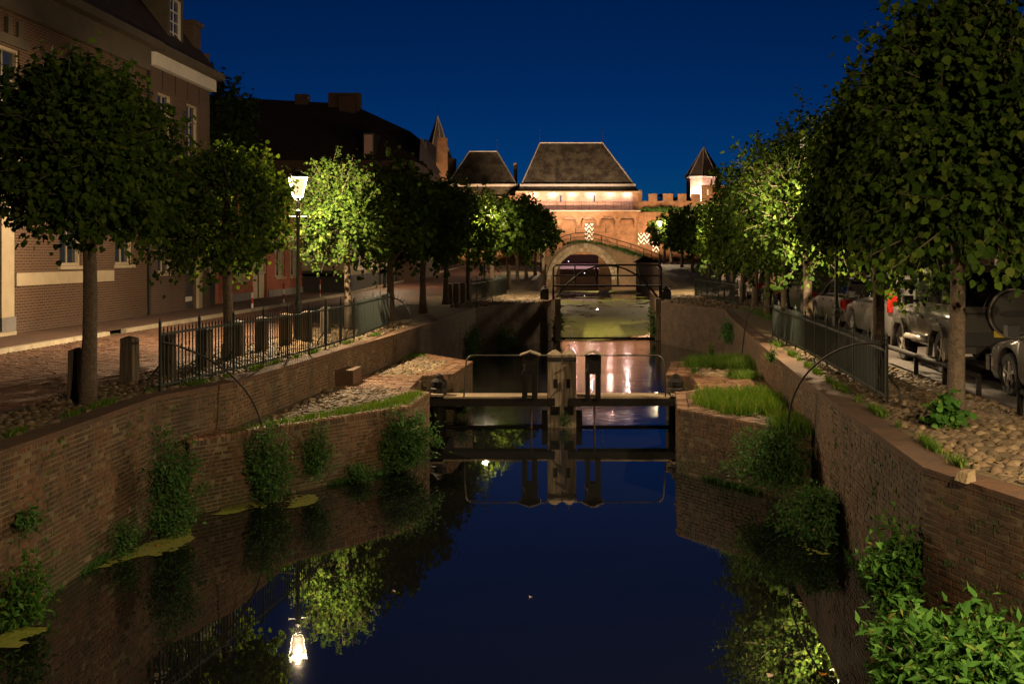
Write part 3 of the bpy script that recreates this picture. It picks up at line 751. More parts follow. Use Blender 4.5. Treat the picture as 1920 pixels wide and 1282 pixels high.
# ------------------------------------------------------------------ lock gate leaves
YG, XM = 25.0, -0.39
def gate_leaf(s, label, heel, hut, rail_end):
    """s=-1 leaf on the house side, +1 leaf on the car side; x positions are absolute"""
    root = empty('lock_gate', (heel, YG, 0), 0, label, 'lock gate')
    def L(mb, name, mat, par=root, **k):
        mb.v = [(x - heel, y - YG, z) for x, y, z in mb.v]
        return mb.build(name, mat, par, **k)
    x0, x1 = sorted((XM + s * 0.008, XM + s * 0.33))
    mb = MB().prism([(x0, YG - .17), (x1, YG - .17), (x1, YG + .17), (x0, YG + .17)], -1.0, 1.66)
    post = L(mb, 'mitre_post', M['wood_grey'])
    xc = (x0 + x1) / 2
    L(MB().lathe([(0.245, 1.66), (0.245, 1.70), (0.05, 1.80), (0.02, 1.81)], 4, (xc, YG, 0), math.pi / 4), 'post_cap', M['wood_grey'])
    L(MB().box(x0 - .004, x1 + .004, YG - .176, YG + .176, 1.54, 1.64), 'iron_band', M['iron_black'])
    L(MB().tube([(xc, YG, 1.8), (xc, YG, 1.92)], .012, 6).tube([(xc - .05, YG, 1.91), (xc + .05, YG, 1.91)], .012, 6), 'finial_pin', M['iron_black'])
    L(MB().box(xc - .045 - s * .02, xc + .045 - s * .02, YG - .176, YG - .16, .93, 1.14), 'mortise', M['wood_dark'])
    L(MB().box(*sorted((XM + s * .05, XM + s * .27)), YG - .18, YG - .16, .30, .50), 'mortise', M['wood_dark'])
    L(MB().box(*sorted((XM + s * .332, XM + s * .47)), YG - .12, YG - .02, -.6, .40), 'frame_timber', M['wood_dark'])
    # heel post with iron collar, in the hollow quoin
    L(MB().lathe([(.17, -1), (.17, .95), (.19, .96), (.19, 1.06), (.10, 1.14), (.09, 1.2), (.03, 1.24)], 12, (heel, YG + .05, 0)), 'heel_post', M['wood_dark'], smooth=False)
    L(MB().lathe([(.185, .80), (.205, .82), (.205, .90), (.185, .92)], 14, (heel, YG + .05, 0)), 'iron_collar', M['iron_black'])
    # top plank just at the water, planking below it
    xa, xb = sorted((heel, XM + s * .33))
    for k in range(4):
        L(MB().box(xa, xb, YG - .04 - .002 * k, YG + .04, -.9 + k * .235, -.9 + k * .235 + .225), 'gate_plank', M['wood_dark'])
    # walkway
    ba, bb = sorted((heel + s * .22, XM + s * .16))
    L(MB().box(ba, bb, YG - .33, YG - .20, .53, .70), 'walk_beam', M['wood_dark'])
    L(MB().box(*sorted((heel + s * .1, XM + s * .36)), YG + .20, YG + .32, .55, .70), 'walk_beam', M['wood_dark'])
    for k in range(3):
        wa, wb = sorted((heel - s * .15, XM + s * .35))
        L(MB().box(wa, wb, YG - .30 + k * .21, YG - .30 + k * .21 + .195, .705 + .002 * k, .745 + .002 * k), 'walk_plank', M['wood_plank'])
    L(MB().box(*sorted((heel + s * .25, heel - s * .13)), YG - .34, YG + .30, .752, .80), 'end_board', M['wood_grey'])
    # handrail
    rz = 1.70; pts = [(rail_end, YG - .27, .74), (rail_end - s * .03, YG - .27, 1.3)]
    for t in range(6):
        a = t / 5 * math.pi / 2
        pts.append((rail_end - s * .05 - s * .18 * (1 - math.cos(a)), YG - .27, rz - .18 + .18 * math.sin(a)))
    pts.append((XM + s * .3, YG - .27, rz))
    L(MB().tube(pts, .017, 8), 'hand_rail', M['galv'], smooth=True)
    # paddle gear box on legs with a little pitched roof
    h0, h1 = hut; hc = (h0 + h1) / 2
    L(MB().box(h0 + .02, h1 - .02, YG - .34, YG - .02, 1.27, 1.70), 'gear_box', M['wood_dark'])
    for e, wd in ((h0 + .02, .11), (h1 - .15, .12)):
        L(MB().prism([(e, YG - .36), (e + wd, YG - .36), (e + wd, YG - .05), (e, YG - .05)], .70, 1.275), 'gear_leg', M['wood_dark'])
    rf = MB()
    for sg in (-1, 1):
        rf.obox((hc + sg * .115, YG - .18, 1.745), (.125, 0, -sg * .045), (0, .22, 0), (0.004, 0, .014))
    L(rf, 'box_roof', M['wood_grey'])
    L(MB().box(hc - .16, hc - .10, YG - .40, YG - .342, 1.34, 1.50).tube([(hc - .13, YG - .40, 1.40), (hc - .2, YG - .44, 1.28)], .014, 6), 'crank_handle', M['iron_black'])
    L(MB().tube([(hc + .03, YG - .25, .7), (hc + .03, YG - .25, -.3)], .024, 8), 'paddle_rod', M['rust'])
    return root
gate_leaf(-1, 'timber lock gate leaf nearest the cobbled platform, with handrail and paddle gear box', -3.28, (-1.33, -.93), -2.66)
gate_leaf(1, 'timber lock gate leaf nearest the grass grown platform, with handrail and paddle gear box', 2.28, (.13, .54), 2.02)
# weed and leaves caught on the gate top
def blade_mesh(name, spots, h, wdt, mat, seed, parent=None, lean=.35):
    rg = np.random.default_rng(seed); S = np.asarray(spots, float); n = len(S)
    a = rg.uniform(0, 2 * np.pi, n); H = h * rg.uniform(.5, 1.15, n); W = wdt * rg.uniform(.7, 1.3, n)
    d = np.stack([np.cos(a), np.sin(a), 0 * a], 1); ln = np.stack([rg.normal(0, lean, n), rg.normal(0, lean, n), 0 * a], 1)
    b0 = S - d * W[:, None]; b1 = S + d * W[:, None]
    mid = S + ln * H[:, None] * .35 + np.array([0, 0, 1]) * H[:, None] * .6
    m0 = mid - d * W[:, None] * .7; m1 = mid + d * W[:, None] * .7
    tip = S + ln * H[:, None] + np.array([0, 0, 1]) * H[:, None]; tip2 = tip + d * .001
    V = np.stack([b0, b1, m1, m0, tip2, tip], 1).reshape(-1, 3)
    base = (np.arange(n) * 6)[:, None]
    Fc = np.concatenate([base + np.array([[0, 1, 2, 3]]), base + np.array([[3, 2, 4, 5]])], 0)
    return np_mesh(name, V, Fc, mat, parent, True)

# ------------------------------------------------------------------ foliage
LEAF = {
    'lime': (np.array([(0, 0, 0), (.34, .10, .05), (.50, .38, .08), (.30, .76, .05), (0, 1.05, -.06), (-.30, .76, .05), (-.50, .38, .08), (-.34, .10, .05)], float),
             np.array([(0, 1, 2, 3), (0, 3, 4, 4), (0, 4, 5, 5), (0, 5, 6, 7)])),
    'lance': (np.array([(0, 0, 0), (.19, .38, .04), (0, 1.0, -.1), (-.19, .38, .04)], float), np.array([(0, 1, 2, 3)])),
    'clump': (np.array([(0, 0, 0), (.5, .35, .1), (.25, .95, 0), (-.25, .95, 0), (-.5, .35, .1), (0, .5, -.1)], float), np.array([(0, 1, 2, 5), (0, 5, 3, 4)])),
}
LEAF['lime'] = (LEAF['lime'][0], np.array([(0, 1, 2, 3), (0, 3, 4, 5), (0, 5, 6, 7)]))

def frames(d, n):
    d = d / np.maximum(np.linalg.norm(d, axis=1, keepdims=True), 1e-6)
    x = np.cross(d, n); x /= np.maximum(np.linalg.norm(x, axis=1, keepdims=True), 1e-6)
    return x, d, np.cross(x, d)

def leaf_mesh(name, pos, d, n, size, shape, mat, parent):
    tv, tf = LEAF[shape]; x, y, z = frames(d, n)
    V = pos[:, None] + (tv[None, :, 0, None] * x[:, None] + tv[None, :, 1, None] * y[:, None] + tv[None, :, 2, None] * z[:, None]) * size[:, None, None]
    Fc = tf[None] + (np.arange(len(pos)) * len(tv))[:, None, None]
    return np_mesh(name, V.reshape(-1, 3), Fc.reshape(-1, tf.shape[1]), mat, parent, True)

def unit(v): return v / np.maximum(np.linalg.norm(v, axis=1, keepdims=True), 1e-9)

def crown_leaves(c, rx, ry, rz, n_leaf, leaf, seed, n_twig, p=2.5, long_share=.2, sig=.10):
    rg = np.random.default_rng(seed)
    d = unit(rg.normal(size=(n_twig, 3)) * np.array([1, 1, 1.0])); d[:, 2] = np.where(d[:, 2] < -.75, -d[:, 2], d[:, 2])
    e = (np.abs(d[:, 0] / rx) ** p + np.abs(d[:, 1] / ry) ** p + np.abs(d[:, 2] / rz) ** p) ** (-1 / p)
    lump = np.ones(n_twig)
    for k in range(4):
        f = rg.normal(size=3) * 2.2; lump += .13 * np.sin(d @ f + rg.uniform(0, 6))
    e *= lump
    r1 = rg.uniform(.72, 1.03, n_twig); lg = rg.random(n_twig) < long_share; r1[lg] += rg.uniform(.08, .24, lg.sum())
    r0 = r1 - rg.uniform(.30, .5, n_twig)
    s = np.array(c) + d * (e * r0)[:, None]
    t = np.array(c) + unit(d + rg.normal(0, .16, d.shape) + np.array([0, 0, .06])) * (e * r1)[:, None]
    k = np.repeat(np.arange(n_twig), max(1, n_leaf // n_twig)); n = len(k)
    u = rg.random(n) ** .8
    sg = np.where(lg[k], sig * .5, sig * 1.25)
    pos = s[k] + (t - s)[k] * u[:, None] + rg.normal(size=(n, 3)) * sg[:, None]
    out = unit(pos - np.array(c))
    nr = unit(out * .8 + np.array([0, 0, .45]) + rg.normal(0, .42, (n, 3)))
    dr = unit(np.array([0, 0, -.75]) + unit((t - s)[k]) * .5 + rg.normal(0, .45, (n, 3)))
    size = leaf * (.45 + .85 * rg.random(n) ** .7)
    return pos, dr, nr, size, s, t, lg

def make_tree(name, label, x, y, z, trunk_r, crown_z, rx, ry, rz, n_leaf, leaf, seed, shape='lime', n_twig=None, group=None, lean=0.0, mat='leaf', twigs=True, cat='tree'):
    root = empty(name, (x, y, z), 0, label, cat, group)
    rg = random.Random(seed)
    h = crown_z - z
    pts, rr = [], []
    for i in range(9):
        t = i / 8
        pts.append((lean * t * t + .025 * math.sin(seed + t * 5), .02 * math.cos(seed * 2 + t * 4), -0.05 + t * (h + rz * .35)))
        rr.append(trunk_r * (1.35 - .35 * min(1, t * 6)) * (1 - .3 * t) * rg.uniform(.95, 1.05))
    mb = MB().tube(pts, rr, 12)
    cx = (lean * .8, 0, h)
    for k in range(9):
        a = rg.uniform(0, 6.28); q = rg.uniform(.45, .75); zz = h - rz * .75 + rg.uniform(0, rz * .7)
        e = (lean + math.cos(a) * rx * q, math.sin(a) * ry * q, zz + rz * rg.uniform(.4, .8)); s0 = (lean * .6, 0, zz - .1)
        mid = ((s0[0] + e[0]) / 2, (s0[1] + e[1]) / 2, (s0[2] + e[2]) / 2 - .08)
        mb.tube([s0, mid, e], [trunk_r * .38, trunk_r * .26, trunk_r * .1], 6, cap=False)
    mb.build('trunk', M['bark'], root, smooth=True, uv=False, fix=False)
    pos, dr, nr, size, s, t, lg = crown_leaves(cx, rx, ry, rz, n_leaf, leaf, seed, n_twig or max(40, n_leaf // 40))
    leaf_mesh('crown', pos, dr, nr, size, shape, M[mat], root)
    if twigs:
        tm = MB()
        for a, b, g_ in zip(s, t, lg):
            tm.tube([a, b], [.012, .004], 3, cap=False)
        tm.build('twigs', M['twig'], root, uv=False, fix=False)
    return root

LT = [(165, 760, 11), (420, 694, 12), None, (733, 600, 14), (793.7, 586, 15), (837, 570, 16), (877, 563, 17)]
left_trees = [P(165, 758, 1.92)[:2], (-7.05, 21.4), ((652 - VX) * 30.2 / F, 30.2), P(733, 600, 1.92)[:2], P(794, 586, 1.92)[:2], P(837, 570, 1.92)[:2], P(877, 563, 1.92)[:2]]
left_trees += [((px - VX) * Y / F, Y) for px, Y in ((922, 57), (953, 64), (970, 71), (987, 79), (1004, 88), (1019, 97))]
for i, (x, y) in enumerate(left_trees):
    near = y < 34
    nl_ = 27000 if y < 16 else 21000 if y < 21 else 13000 if y < 34 else 6000 if y < 55 else 3200
    lf = .08 if near else .13 if y < 55 else .19
    z = zl(y); top = (7.3, 6.25, 6.8, 6.75, 6.8, 6.95, 6.95)[i] if i < 7 else 7.3 + (y - 57) * .03
    bot = (3.25, 3.35, 3.4)[i] if i < 3 else 3.3 + (z - 1.9)
    rx = (1.36, 1.18, 1.1)[i] if i < 3 else 1.35
    ry = 1.9 if i == 0 else 2.2 if i == 1 else 1.6 if near else 2.1
    make_tree('linden_tree', f'{ORD[i]} clipped linden from the front in the row along the road past the houses', x, y, z, .105 if near else .12, (top + bot) / 2, rx, ry, (top - bot) / 2, nl_, lf, 100 + i,
              n_twig=nl_ // 32 if near else nl_ // 22, group='lindens on the house side', twigs=y < 40)
right_trees = [P(1794, 792, 1.92)[:2], ((1645 - VX) * 19.0 / F, 19.0), ((1513 - VX) * 25.8 / F, 25.8), ((1472 - VX) * 32.0 / F, 32.0), ((1440 - VX) * 38.5 / F, 38.5), ((1417 - VX) * 44.0 / F, 44.0),
               ((1393 - VX) * 49.0 / F, 49.0), ((1373 - VX) * 55.0 / F, 55.0), ((1356 - VX) * 61 / F, 61.0), ((1343 - VX) * 67 / F, 67.0), ((1330 - VX) * 74 / F, 74.0),
               ((1299 - VX) * 84 / F, 84.0), ((1279 - VX) * 93 / F, 93.0), ((1258 - VX) * 102 / F, 102.0), ((1246 - VX) * 110 / F, 110.0)]
for i, (x, y) in enumerate(right_trees):
    near = y < 34
    nl_ = 30000 if y < 16 else 26000 if y < 21 else 16000 if y < 34 else 6500 if y < 60 else 3200
    lf = .09 if near else .14 if y < 60 else .2
    z = zr(y); top = (7.45, 7.2, 7.25, 7.2, 7.2)[i] if i < 5 else 7.2 + (z - 1.9) * .6
    bot = (3.3, 3.25, 3.25, 3.2)[i] if i < 4 else 3.1 + (z - 1.9) * 1.05
    rx = (1.5, 1.6, 1.6, 1.55)[i] if i < 4 else 1.45 + (.2 if y > 60 else 0)
    ry = 2.3 if near else 2.6
    make_tree('linden_tree', f'{ORD[i]} clipped linden from the front in the row beside the parked cars', x, y, z, (.105, .12, .12)[i] if i < 3 else .13, (top + bot) / 2, rx, ry, (top - bot) / 2, nl_, lf, 200 + i,
              n_twig=nl_ // 32 if near else nl_ // 22, group='lindens on the car side', twigs=y < 40)
make_tree('dark_tree', 'dark conifer top rising behind the long black roof', -20.6, 62.0, 2.0, .3, 10.5, 2.0, 2.2, 3.8, 5000, .3, 301, shape='clump', n_twig=260, mat='leaf_dark')
for k, (px, top, lab) in enumerate(((1236, 352, 'thin far poplar just beyond the battlements beside the gatehouse roof'), (1252, 349, 'far poplar seen over the second battlement gap'), (1272, 350, 'far bushy tree seen over the battlements beside the turret'))):
    x, y, zt = Q(px, top, 215.0)
    make_tree('far_tree', lab, x, y, 2.9, .3, (zt + 6) / 2, 1.1 + k * .5, 1.2, (zt - 6) / 2, 700, .7, 310 + k, shape='clump', n_twig=60, mat='leaf_dark', twigs=False)

# ------------------------------------------------------------------ shrubs on the walls
def make_shrub(name, label, base, centre, rad, n_stem, per, leaf, seed, mat='leaf_wall', shape='lance', single=0, cat='shrub', droop=.0, sig=.06):
    """stems grow from the foot of the wall to points in an ellipsoid; leaves along them"""
    root = empty(name, base, 0, label, cat)
    rg = np.random.default_rng(seed)
    b = np.zeros(3); c = np.array(centre) - np.array(base); rad = np.array(rad)
    d = unit(rg.normal(size=(n_stem, 3))); e = c + d * rad * (rg.random(n_stem) ** .4)[:, None]
    e[:, 2] = np.maximum(e[:, 2], .05 - base[2])
    sm = MB(); P_, D_, N_, S_ = [], [], [], []
    for i in range(n_stem):
        s0 = np.append(rg.normal(0, .12, 2) * rad[:2], 0.0) + np.array([c[0] * .3, c[1] * .3, 0])
        m_ = (s0 + e[i]) / 2 + np.array([0, 0, .12 * np.linalg.norm(e[i] - s0)])
        f_ = e[i] - np.array([0, 0, droop])
        sm.tube([s0, m_, f_], [.008, .006, .003], 3, cap=False)
        u = rg.random(per) ** .6; q0 = (1 - u) ** 2; q1 = 2 * u * (1 - u); q2 = u ** 2
        p_ = q0[:, None] * s0 + q1[:, None] * (m_ * 1.0) + q2[:, None] * f_ + rg.normal(0, sig, (per, 3))
        ax = f_ - s0
        P_.append(p_); D_.append(unit(ax / np.linalg.norm(ax) * .5 + rg.normal(0, .55, (per, 3)) + np.array([0, 0, -.25])))
        N_.append(unit(np.array([0, -.35, .8]) + rg.normal(0, .35, (per, 3)))); S_.append(leaf * rg.uniform(.55, 1.2, per))
    P_, D_, N_, S_ = np.concatenate(P_), np.concatenate(D_), np.concatenate(N_), np.concatenate(S_)
    sm.build('stems', M['twig'], root, uv=False, fix=False)
    ok = P_[:, 2] + base[2] > .02
    P_, D_, N_, S_ = P_[ok], D_[ok], N_[ok], S_[ok]
    if single:
        W_ = P_ + np.array(base); depth = W_[:, 1]
        px = VX + W_[:, 0] * F / depth; py = HY + (EYE - W_[:, 2]) * F / depth
        sc_ = S_ / depth * ((px > 0) & (px < 1920) & (py < 1282)) * (.3 + np.clip(-D_[:, 1] * .2 + N_[:, 2], 0, 1)) * (W_[:, 1] < np.median(depth))
        top = np.argsort(-sc_)[:single]
        tv, tf = LEAF[shape]
        me = bpy.data.meshes.new('leaf'); me.from_pydata([tuple(p) for p in tv], [], [tuple(q) for q in tf]); me.materials.append(M[mat])
        x, y, z = frames(D_, N_)
        for i in top:
            o = bpy.data.objects.new('leaf', me); COL.objects.link(o); o.parent = root
            s = S_[i]
            o.matrix_local = Matrix(((x[i][0] * s, y[i][0] * s, z[i][0] * s, P_[i][0]), (x[i][1] * s, y[i][1] * s, z[i][1] * s, P_[i][1]), (x[i][2] * s, y[i][2] * s, z[i][2] * s, P_[i][2]), (0, 0, 0, 1)))
        keep = np.setdiff1d(np.arange(len(P_)), top); P_, D_, N_, S_ = P_[keep], D_[keep], N_[keep], S_[keep]
    o = leaf_mesh('foliage', P_, D_, N_, S_, shape, M[mat], root); o['kind'] = 'stuff'
    return root

make_shrub('wall_shrub', 'tall pale green shrub hanging on the quay wall above the larger duckweed patch', (-5.95, 15.3, .0), (-5.75, 15.2, .95), (.42, .35, .95), 110, 42, .085, 401, droop=.12)
make_shrub('wall_shrub', 'dense dark shrub at the wall above the long duckweed streak', (-5.1, 17.5, .0), (-5.05, 17.3, .8), (.45, .35, .75), 90, 40, .085, 402, droop=.1)
make_shrub('wall_shrub', 'small light shrub on the platform wall between two larger shrubs', (-4.55, 18.3, .3), (-4.5, 18.2, .78), (.32, .25, .48), 50, 36, .075, 403, droop=.08)
make_shrub('wall_shrub', 'large bushy shrub at the corner of the cobbled platform', (-3.35, 19.8, .1), (-3.2, 19.8, .75), (.72, .5, .62), 150, 45, .09, 404, droop=.1)
make_shrub('wall_shrub', 'low leafy tuft at the waterline beside the bushy corner shrub', (-3.9, 18.9, .0), (-3.85, 18.8, .18), (.3, .2, .17), 30, 30, .07, 405)
make_shrub('wall_shrub', 'small nettle tuft at the waterline in the corner near the brown wall', (-6.1, 11.55, 0.0), (-5.95, 11.5, .42), (.28, .3, .45), 40, 26, .10, 406, mat='leaf_shrub')
make_shrub('wall_shrub', 'small dark weed growing from the brick joints at the picture edge', (-6.2, 11.9, 1.0), (-6.1, 11.8, 1.1), (.15, .2, .16), 14, 18, .09, 407)
make_shrub('wall_shrub', 'brownish dry weed on the quay wall beside the tall pale shrub', (-6.15, 14.3, .1), (-6.0, 14.2, .3), (.25, .3, .3), 30, 26, .06, 408)
make_shrub('wall_shrub', 'wide dark shrub spreading over the grassy platform corner wall', (3.25, 17.5, .6), (3.1, 17.2, .85), (.85, .55, .6), 170, 46, .075, 409, droop=.1)
make_shrub('wall_shrub', 'drooping shrub over the water in the inner wall corner', (3.6, 15.3, .3), (3.35, 15.1, .42), (.62, .6, .48), 120, 42, .08, 410, droop=.15)
make_shrub('wall_shrub', 'upright shrub climbing the brick corner behind the foreground foliage', (3.35, 10.9, .1), (3.25, 10.95, .85), (.34, .4, .55), 90, 34, .11, 411, mat='leaf_shrub')
make_shrub('water_shrub', 'big bright green leafy shrub in the foreground corner at the wall foot', (3.3, 9.0, 0.0), (3.2, 9.1, .52), (.85, .75, .62), 190, 40, .135, 412, mat='leaf_shrub', single=300, sig=.08)
make_shrub('wall_shrub', 'weed curtain on the near post of the upper lock opening by the road', (-1.2, 50.4, .1), (-.95, 50.2, .8), (.35, .3, .7), 40, 24, .14, 413)
make_shrub('wall_shrub', 'weed curtain on the far post of the upper lock opening by the cars', (3.8, 50.4, .1), (3.55, 50.2, .9), (.4, .3, .8), 40, 24, .14, 414)
make_shrub('wall_shrub', 'hanging weeds on the lock wall just behind the gate by the road', (-2.95, 26.2, .2), (-2.85, 26.2, .4), (.18, .4, .36), 40, 26, .07, 415)
make_shrub('wall_shrub', 'ivy clump at the foot of the nearest roadside linden', (left_trees[0][0] + 0, 0, 0) if False else (4.5, 13.0, 1.9), (4.5, 13.0, 2.1), (.16, .16, .22), 24, 20, .09, 416, mat='leaf_shrub', shape='lime')
make_shrub('wall_shrub', 'weed sprouting between the two gate posts at the waterline', (-.35, 24.78, .05), (-.33, 24.75, .25), (.12, .05, .2), 16, 14, .06, 417)
for k, (px, py) in enumerate(((1300, 690), (1333, 655), (1408, 655), (1446, 665))):
    x, y, z = P(px, py + 12, ZP if k < 3 else ZQ)
    make_shrub('weed', ('tall single weed beside the hollow corner of the grassy platform', 'tall weed at the back edge of the grassy platform', 'rounded weed among the back grass of the platform', 'tall weed on the low wall beside the grassy platform')[k],
               (x, y, z), (x, y, z + .22), (.09, .09, .24), 9, 22, .07, 420 + k, mat='leaf_shrub', cat='weed', sig=.03)

make_shrub('wall_shrub', 'dark weeds hanging low on the chamber wall below the far roadside lindens', (-4.3, 41.5, .1), (-4.15, 41.5, .7), (.35, 2.2, .7), 90, 26, .12, 430)
make_shrub('wall_shrub', 'dark weeds at the waterline where the chamber wall turns to the upper lock head', (-3.4, 45.4, .1), (-3.3, 45.2, .6), (.9, .5, .55), 80, 26, .12, 431)
make_shrub('wall_shrub', 'reddish dry weeds over the chamber wall top beside the parked cars', (5.2, 36.0, 1.3), (5.05, 36.0, 1.45), (.3, 1.4, .4), 60, 24, .11, 432)
make_shrub('wall_shrub', 'bush standing on the quay at the fence end before the far parked cars', (6.2, 30.5, 1.9), (6.2, 30.5, 2.15), (.5, .8, .3), 60, 26, .1, 433)

# grass on the platforms
def spots_in(poly, n, z, seed, edge=None):
    rg = random.Random(seed); out = []
    xs = [p[0] for p in poly]; ys = [p[1] for p in poly]
    while len(out) < n:
        x, y = rg.uniform(min(xs), max(xs)), rg.uniform(min(ys), max(ys))
        if in_poly(x, y, poly) and rg.random() < .35 + .65 * (.5 + .5 * math.sin(x * 7.1 + seed) * math.cos(y * 4.3)): out.append((x + rg.gauss(0, .07), y + rg.gauss(0, .12), z))
    return out
def grass(label, poly, n, z, h, seed):
    o = blade_mesh('grass', spots_in(poly, n, z, seed), h, .006, M['grass'], seed); tag(o, label, 'grass', kind='stuff')
grass('strip of grass along the front edge of the cobbled platform', [(-5.7, 17.0), (-5.35, 17.65), (-3.75, 20.6), (-3.4, 22.1), (-3.25, 22.0), (-3.3, 20.3), (-5.2, 17.7)], 3600, ZP, .11, 501)
grass('grass at the back tip of the cobbled platform', [(-4.95, 29.2), (-4.3, 30.2), (-4.85, 31.4)], 600, ZP, .09, 502)
grass('tall bright grass across the front of the grassy platform', [(2.2, 20.4), (2.7, 19.0), (3.6, 18.9), (3.95, 21.2), (3.75, 22.0), (2.5, 21.7)], 6500, ZP, .24, 503)
grass('bright grass along the back of the grassy platform', [(2.7, 27.2), (4.4, 26.2), (4.6, 28.9), (3.1, 28.5)], 3800, ZP, .28, 504)
grass('round grass tuft in the middle of the grassy platform', [(3.55, 24.6), (4.1, 24.4), (4.15, 25.2), (3.6, 25.3)], 900, ZP, .2, 505)
grass('dark weeds at the low end of the grassy platform by the wall', [(3.3, 17.6), (3.8, 17.0), (3.7, 18.6), (3.35, 18.4)], 1500, ZP, .2, 506)
grass('thin grass on the far quay under the roadside trees', [(6.0, 30), (7.2, 30), (7.6, 42), (6.3, 42)], 1200, ZQ, .16, 507)

# duckweed
def duckweed(label, poly, cell, seed, z, thr):
    rg = np.random.default_rng(seed); xs = [p[0] for p in poly]; ys = [p[1] for p in poly]
    from mathutils import noise as nz_
    V, Fc = [], []
    for x in np.arange(min(xs), max(xs), cell):
        for y in np.arange(min(ys), max(ys), cell):
            w_ = cell * 14
            if not in_poly(x + w_ * nz_.noise((x / w_ * .35, y / w_ * .35, seed)) + w_ * .35 * nz_.noise((x / w_ * 1.7, y / w_ * 1.7, seed)), y + w_ * nz_.noise((x / w_ * .35 + 9, y / w_ * .35, seed)) + w_ * .35 * nz_.noise((x / w_ * 1.7, y / w_ * 1.7 + 5, seed)), poly): continue
            v = nz_.noise((x * .9 + seed, y * .22, 0)) + .5 * nz_.noise((x * 3.1, y * .9 + seed, 1.7)) + (.45 * nz_.noise((x * 14, y * 9, 3.3)) if cell < .1 else 0) + .12 * rg.normal()
            if v < (thr(y) if callable(thr) else thr): continue
            k = len(V)
            V += [(x, y, z), (x + cell, y, z), (x + cell, y + cell, z), (x, y + cell, z)]
            Fc.append((k, k + 1, k + 2, k + 3))
    o = np_mesh('duckweed', np.array(V), np.array(Fc), M['duckweed']); tag(o, label, 'duckweed', kind='stuff')
duckweed('wide green duckweed carpet beyond the iron footbridge', [(-1.2, 49.6), (3.9, 49.6), (4.0, 60), (6, 63), (6.5, 122), (-3.2, 122), (-3, 63), (-1.2, 60)], .16, 3, .064, lambda y: -.6 if y < 80 else -.3 if y < 96 else .25 if y < 109 else -.7)
duckweed('yellow green duckweed patch under the tall pale shrub', [(-6.2, 13.4), (-5.6, 14.3), (-5.45, 15.2), (-5.95, 15.7)], .02, 5, .004, -.42)
duckweed('long duckweed streak below the dense dark shrub', [(-5.7, 16.5), (-4.3, 17.2), (-4.5, 17.9), (-5.5, 17.4)], .02, 6, .004, -.36)
duckweed('duckweed at the foot of the nettle tuft', [(-6.1, 10.9), (-5.7, 11.0), (-5.75, 11.6), (-6.1, 12.0)], .035, 7, .004, -.1)
duckweed('duckweed under the drooping corner shrub', [(3.0, 14.4), (3.65, 14.3), (3.65, 15.2), (3.2, 15.2)], .035, 8, .004, -.2)
rg = random.Random(77)
for k, (px, py, lab) in enumerate(((1445, 1265, 'pale dead leaf floating on the dark water in the middle foreground'), (1543, 1262, 'curled orange leaf floating beside the foreground shrub'), (1690, 1238, 'orange dead leaf caught in the foreground shrub'),
                                   (995, 1118, 'tiny pale leaf floating in the open blue water'), (737, 1108, 'tiny pale leaf floating near the reflected lamp'), (298, 1021, 'orange leaf lying on the duckweed patch'))):
    x, y, z = P(px, py, .01); s = .05 if k in (3, 4) else .085
    a = rg.uniform(0, 6)
    V = [(s * .5 * math.cos(a + t) * (1 if t != 0 else 1.6), s * .5 * math.sin(a + t), .012 + .012 * math.sin(t * 2)) for t in (0, .9, 2.2, 3.14, 4.1, 5.4)] + [(0, 0, .006)]
    o = MB().add(V, [(i, (i + 1) % 6, 6) for i in range(6)]).build('floating_leaf', M['amber'] if k in (1, 2, 5) else M['cream'], None, (x, y, .0 if k != 2 else .12), fix=False)
    tag(o, lab, 'leaf')

# ------------------------------------------------------------------ iron fences with spiked arms
def bar_me(h, mat):
    mb = MB(); s = .009
    mb.add([(-s, -s, .06), (s, -s, .06), (s, s, .06), (-s, s, .06), (-s, -s, h - .06), (s, -s, h - .06), (s, s, h - .06), (-s, s, h - .06), (0, 0, h)],
           [(0, 3, 2, 1), (0, 1, 5, 4), (1, 2, 6, 5), (2, 3, 7, 6), (3, 0, 4, 7), (4, 5, 8), (5, 6, 8), (6, 7, 8), (7, 4, 8)])
    me = bpy.data.meshes.new('bar'); me.from_pydata(mb.v, [], mb.f); me.materials.append(mat)
    return me

def spiked_arm(root, pts, org):
    """curved bar with a row of upright spikes"""
    pts = [Vector(p) - Vector(org) for p in pts]
    q = []
    for i in range(len(pts) - 1):
        p0, p1, p2, p3 = pts[max(i - 1, 0)], pts[i], pts[i + 1], pts[min(i + 2, len(pts) - 1)]
        for t in (0, .25, .5, .75):
            q.append(.5 * ((2 * p1) + (p2 - p0) * t + (2 * p0 - 5 * p1 + 4 * p2 - p3) * t * t + (3 * p1 - p0 - 3 * p2 + p3) * t ** 3))
    q.append(pts[-1])
    arm = MB().tube(q, .017, 8).build('spiked_arm', M['iron_black'], root, smooth=True)
    for i in range(1, int(len(q) * .55)):
        p = q[i]; d = (q[i + 1] - q[i - 1]).normalized(); n = Vector((0, 0, 1)) - d * d.z
        if n.length < .1: continue
        n.normalize()
        MB().tube([p + n * .015, p + n * .14 - d * .02], [.014, .003], 4, cap=False).build('spike', M['iron_black'], arm)
    return arm

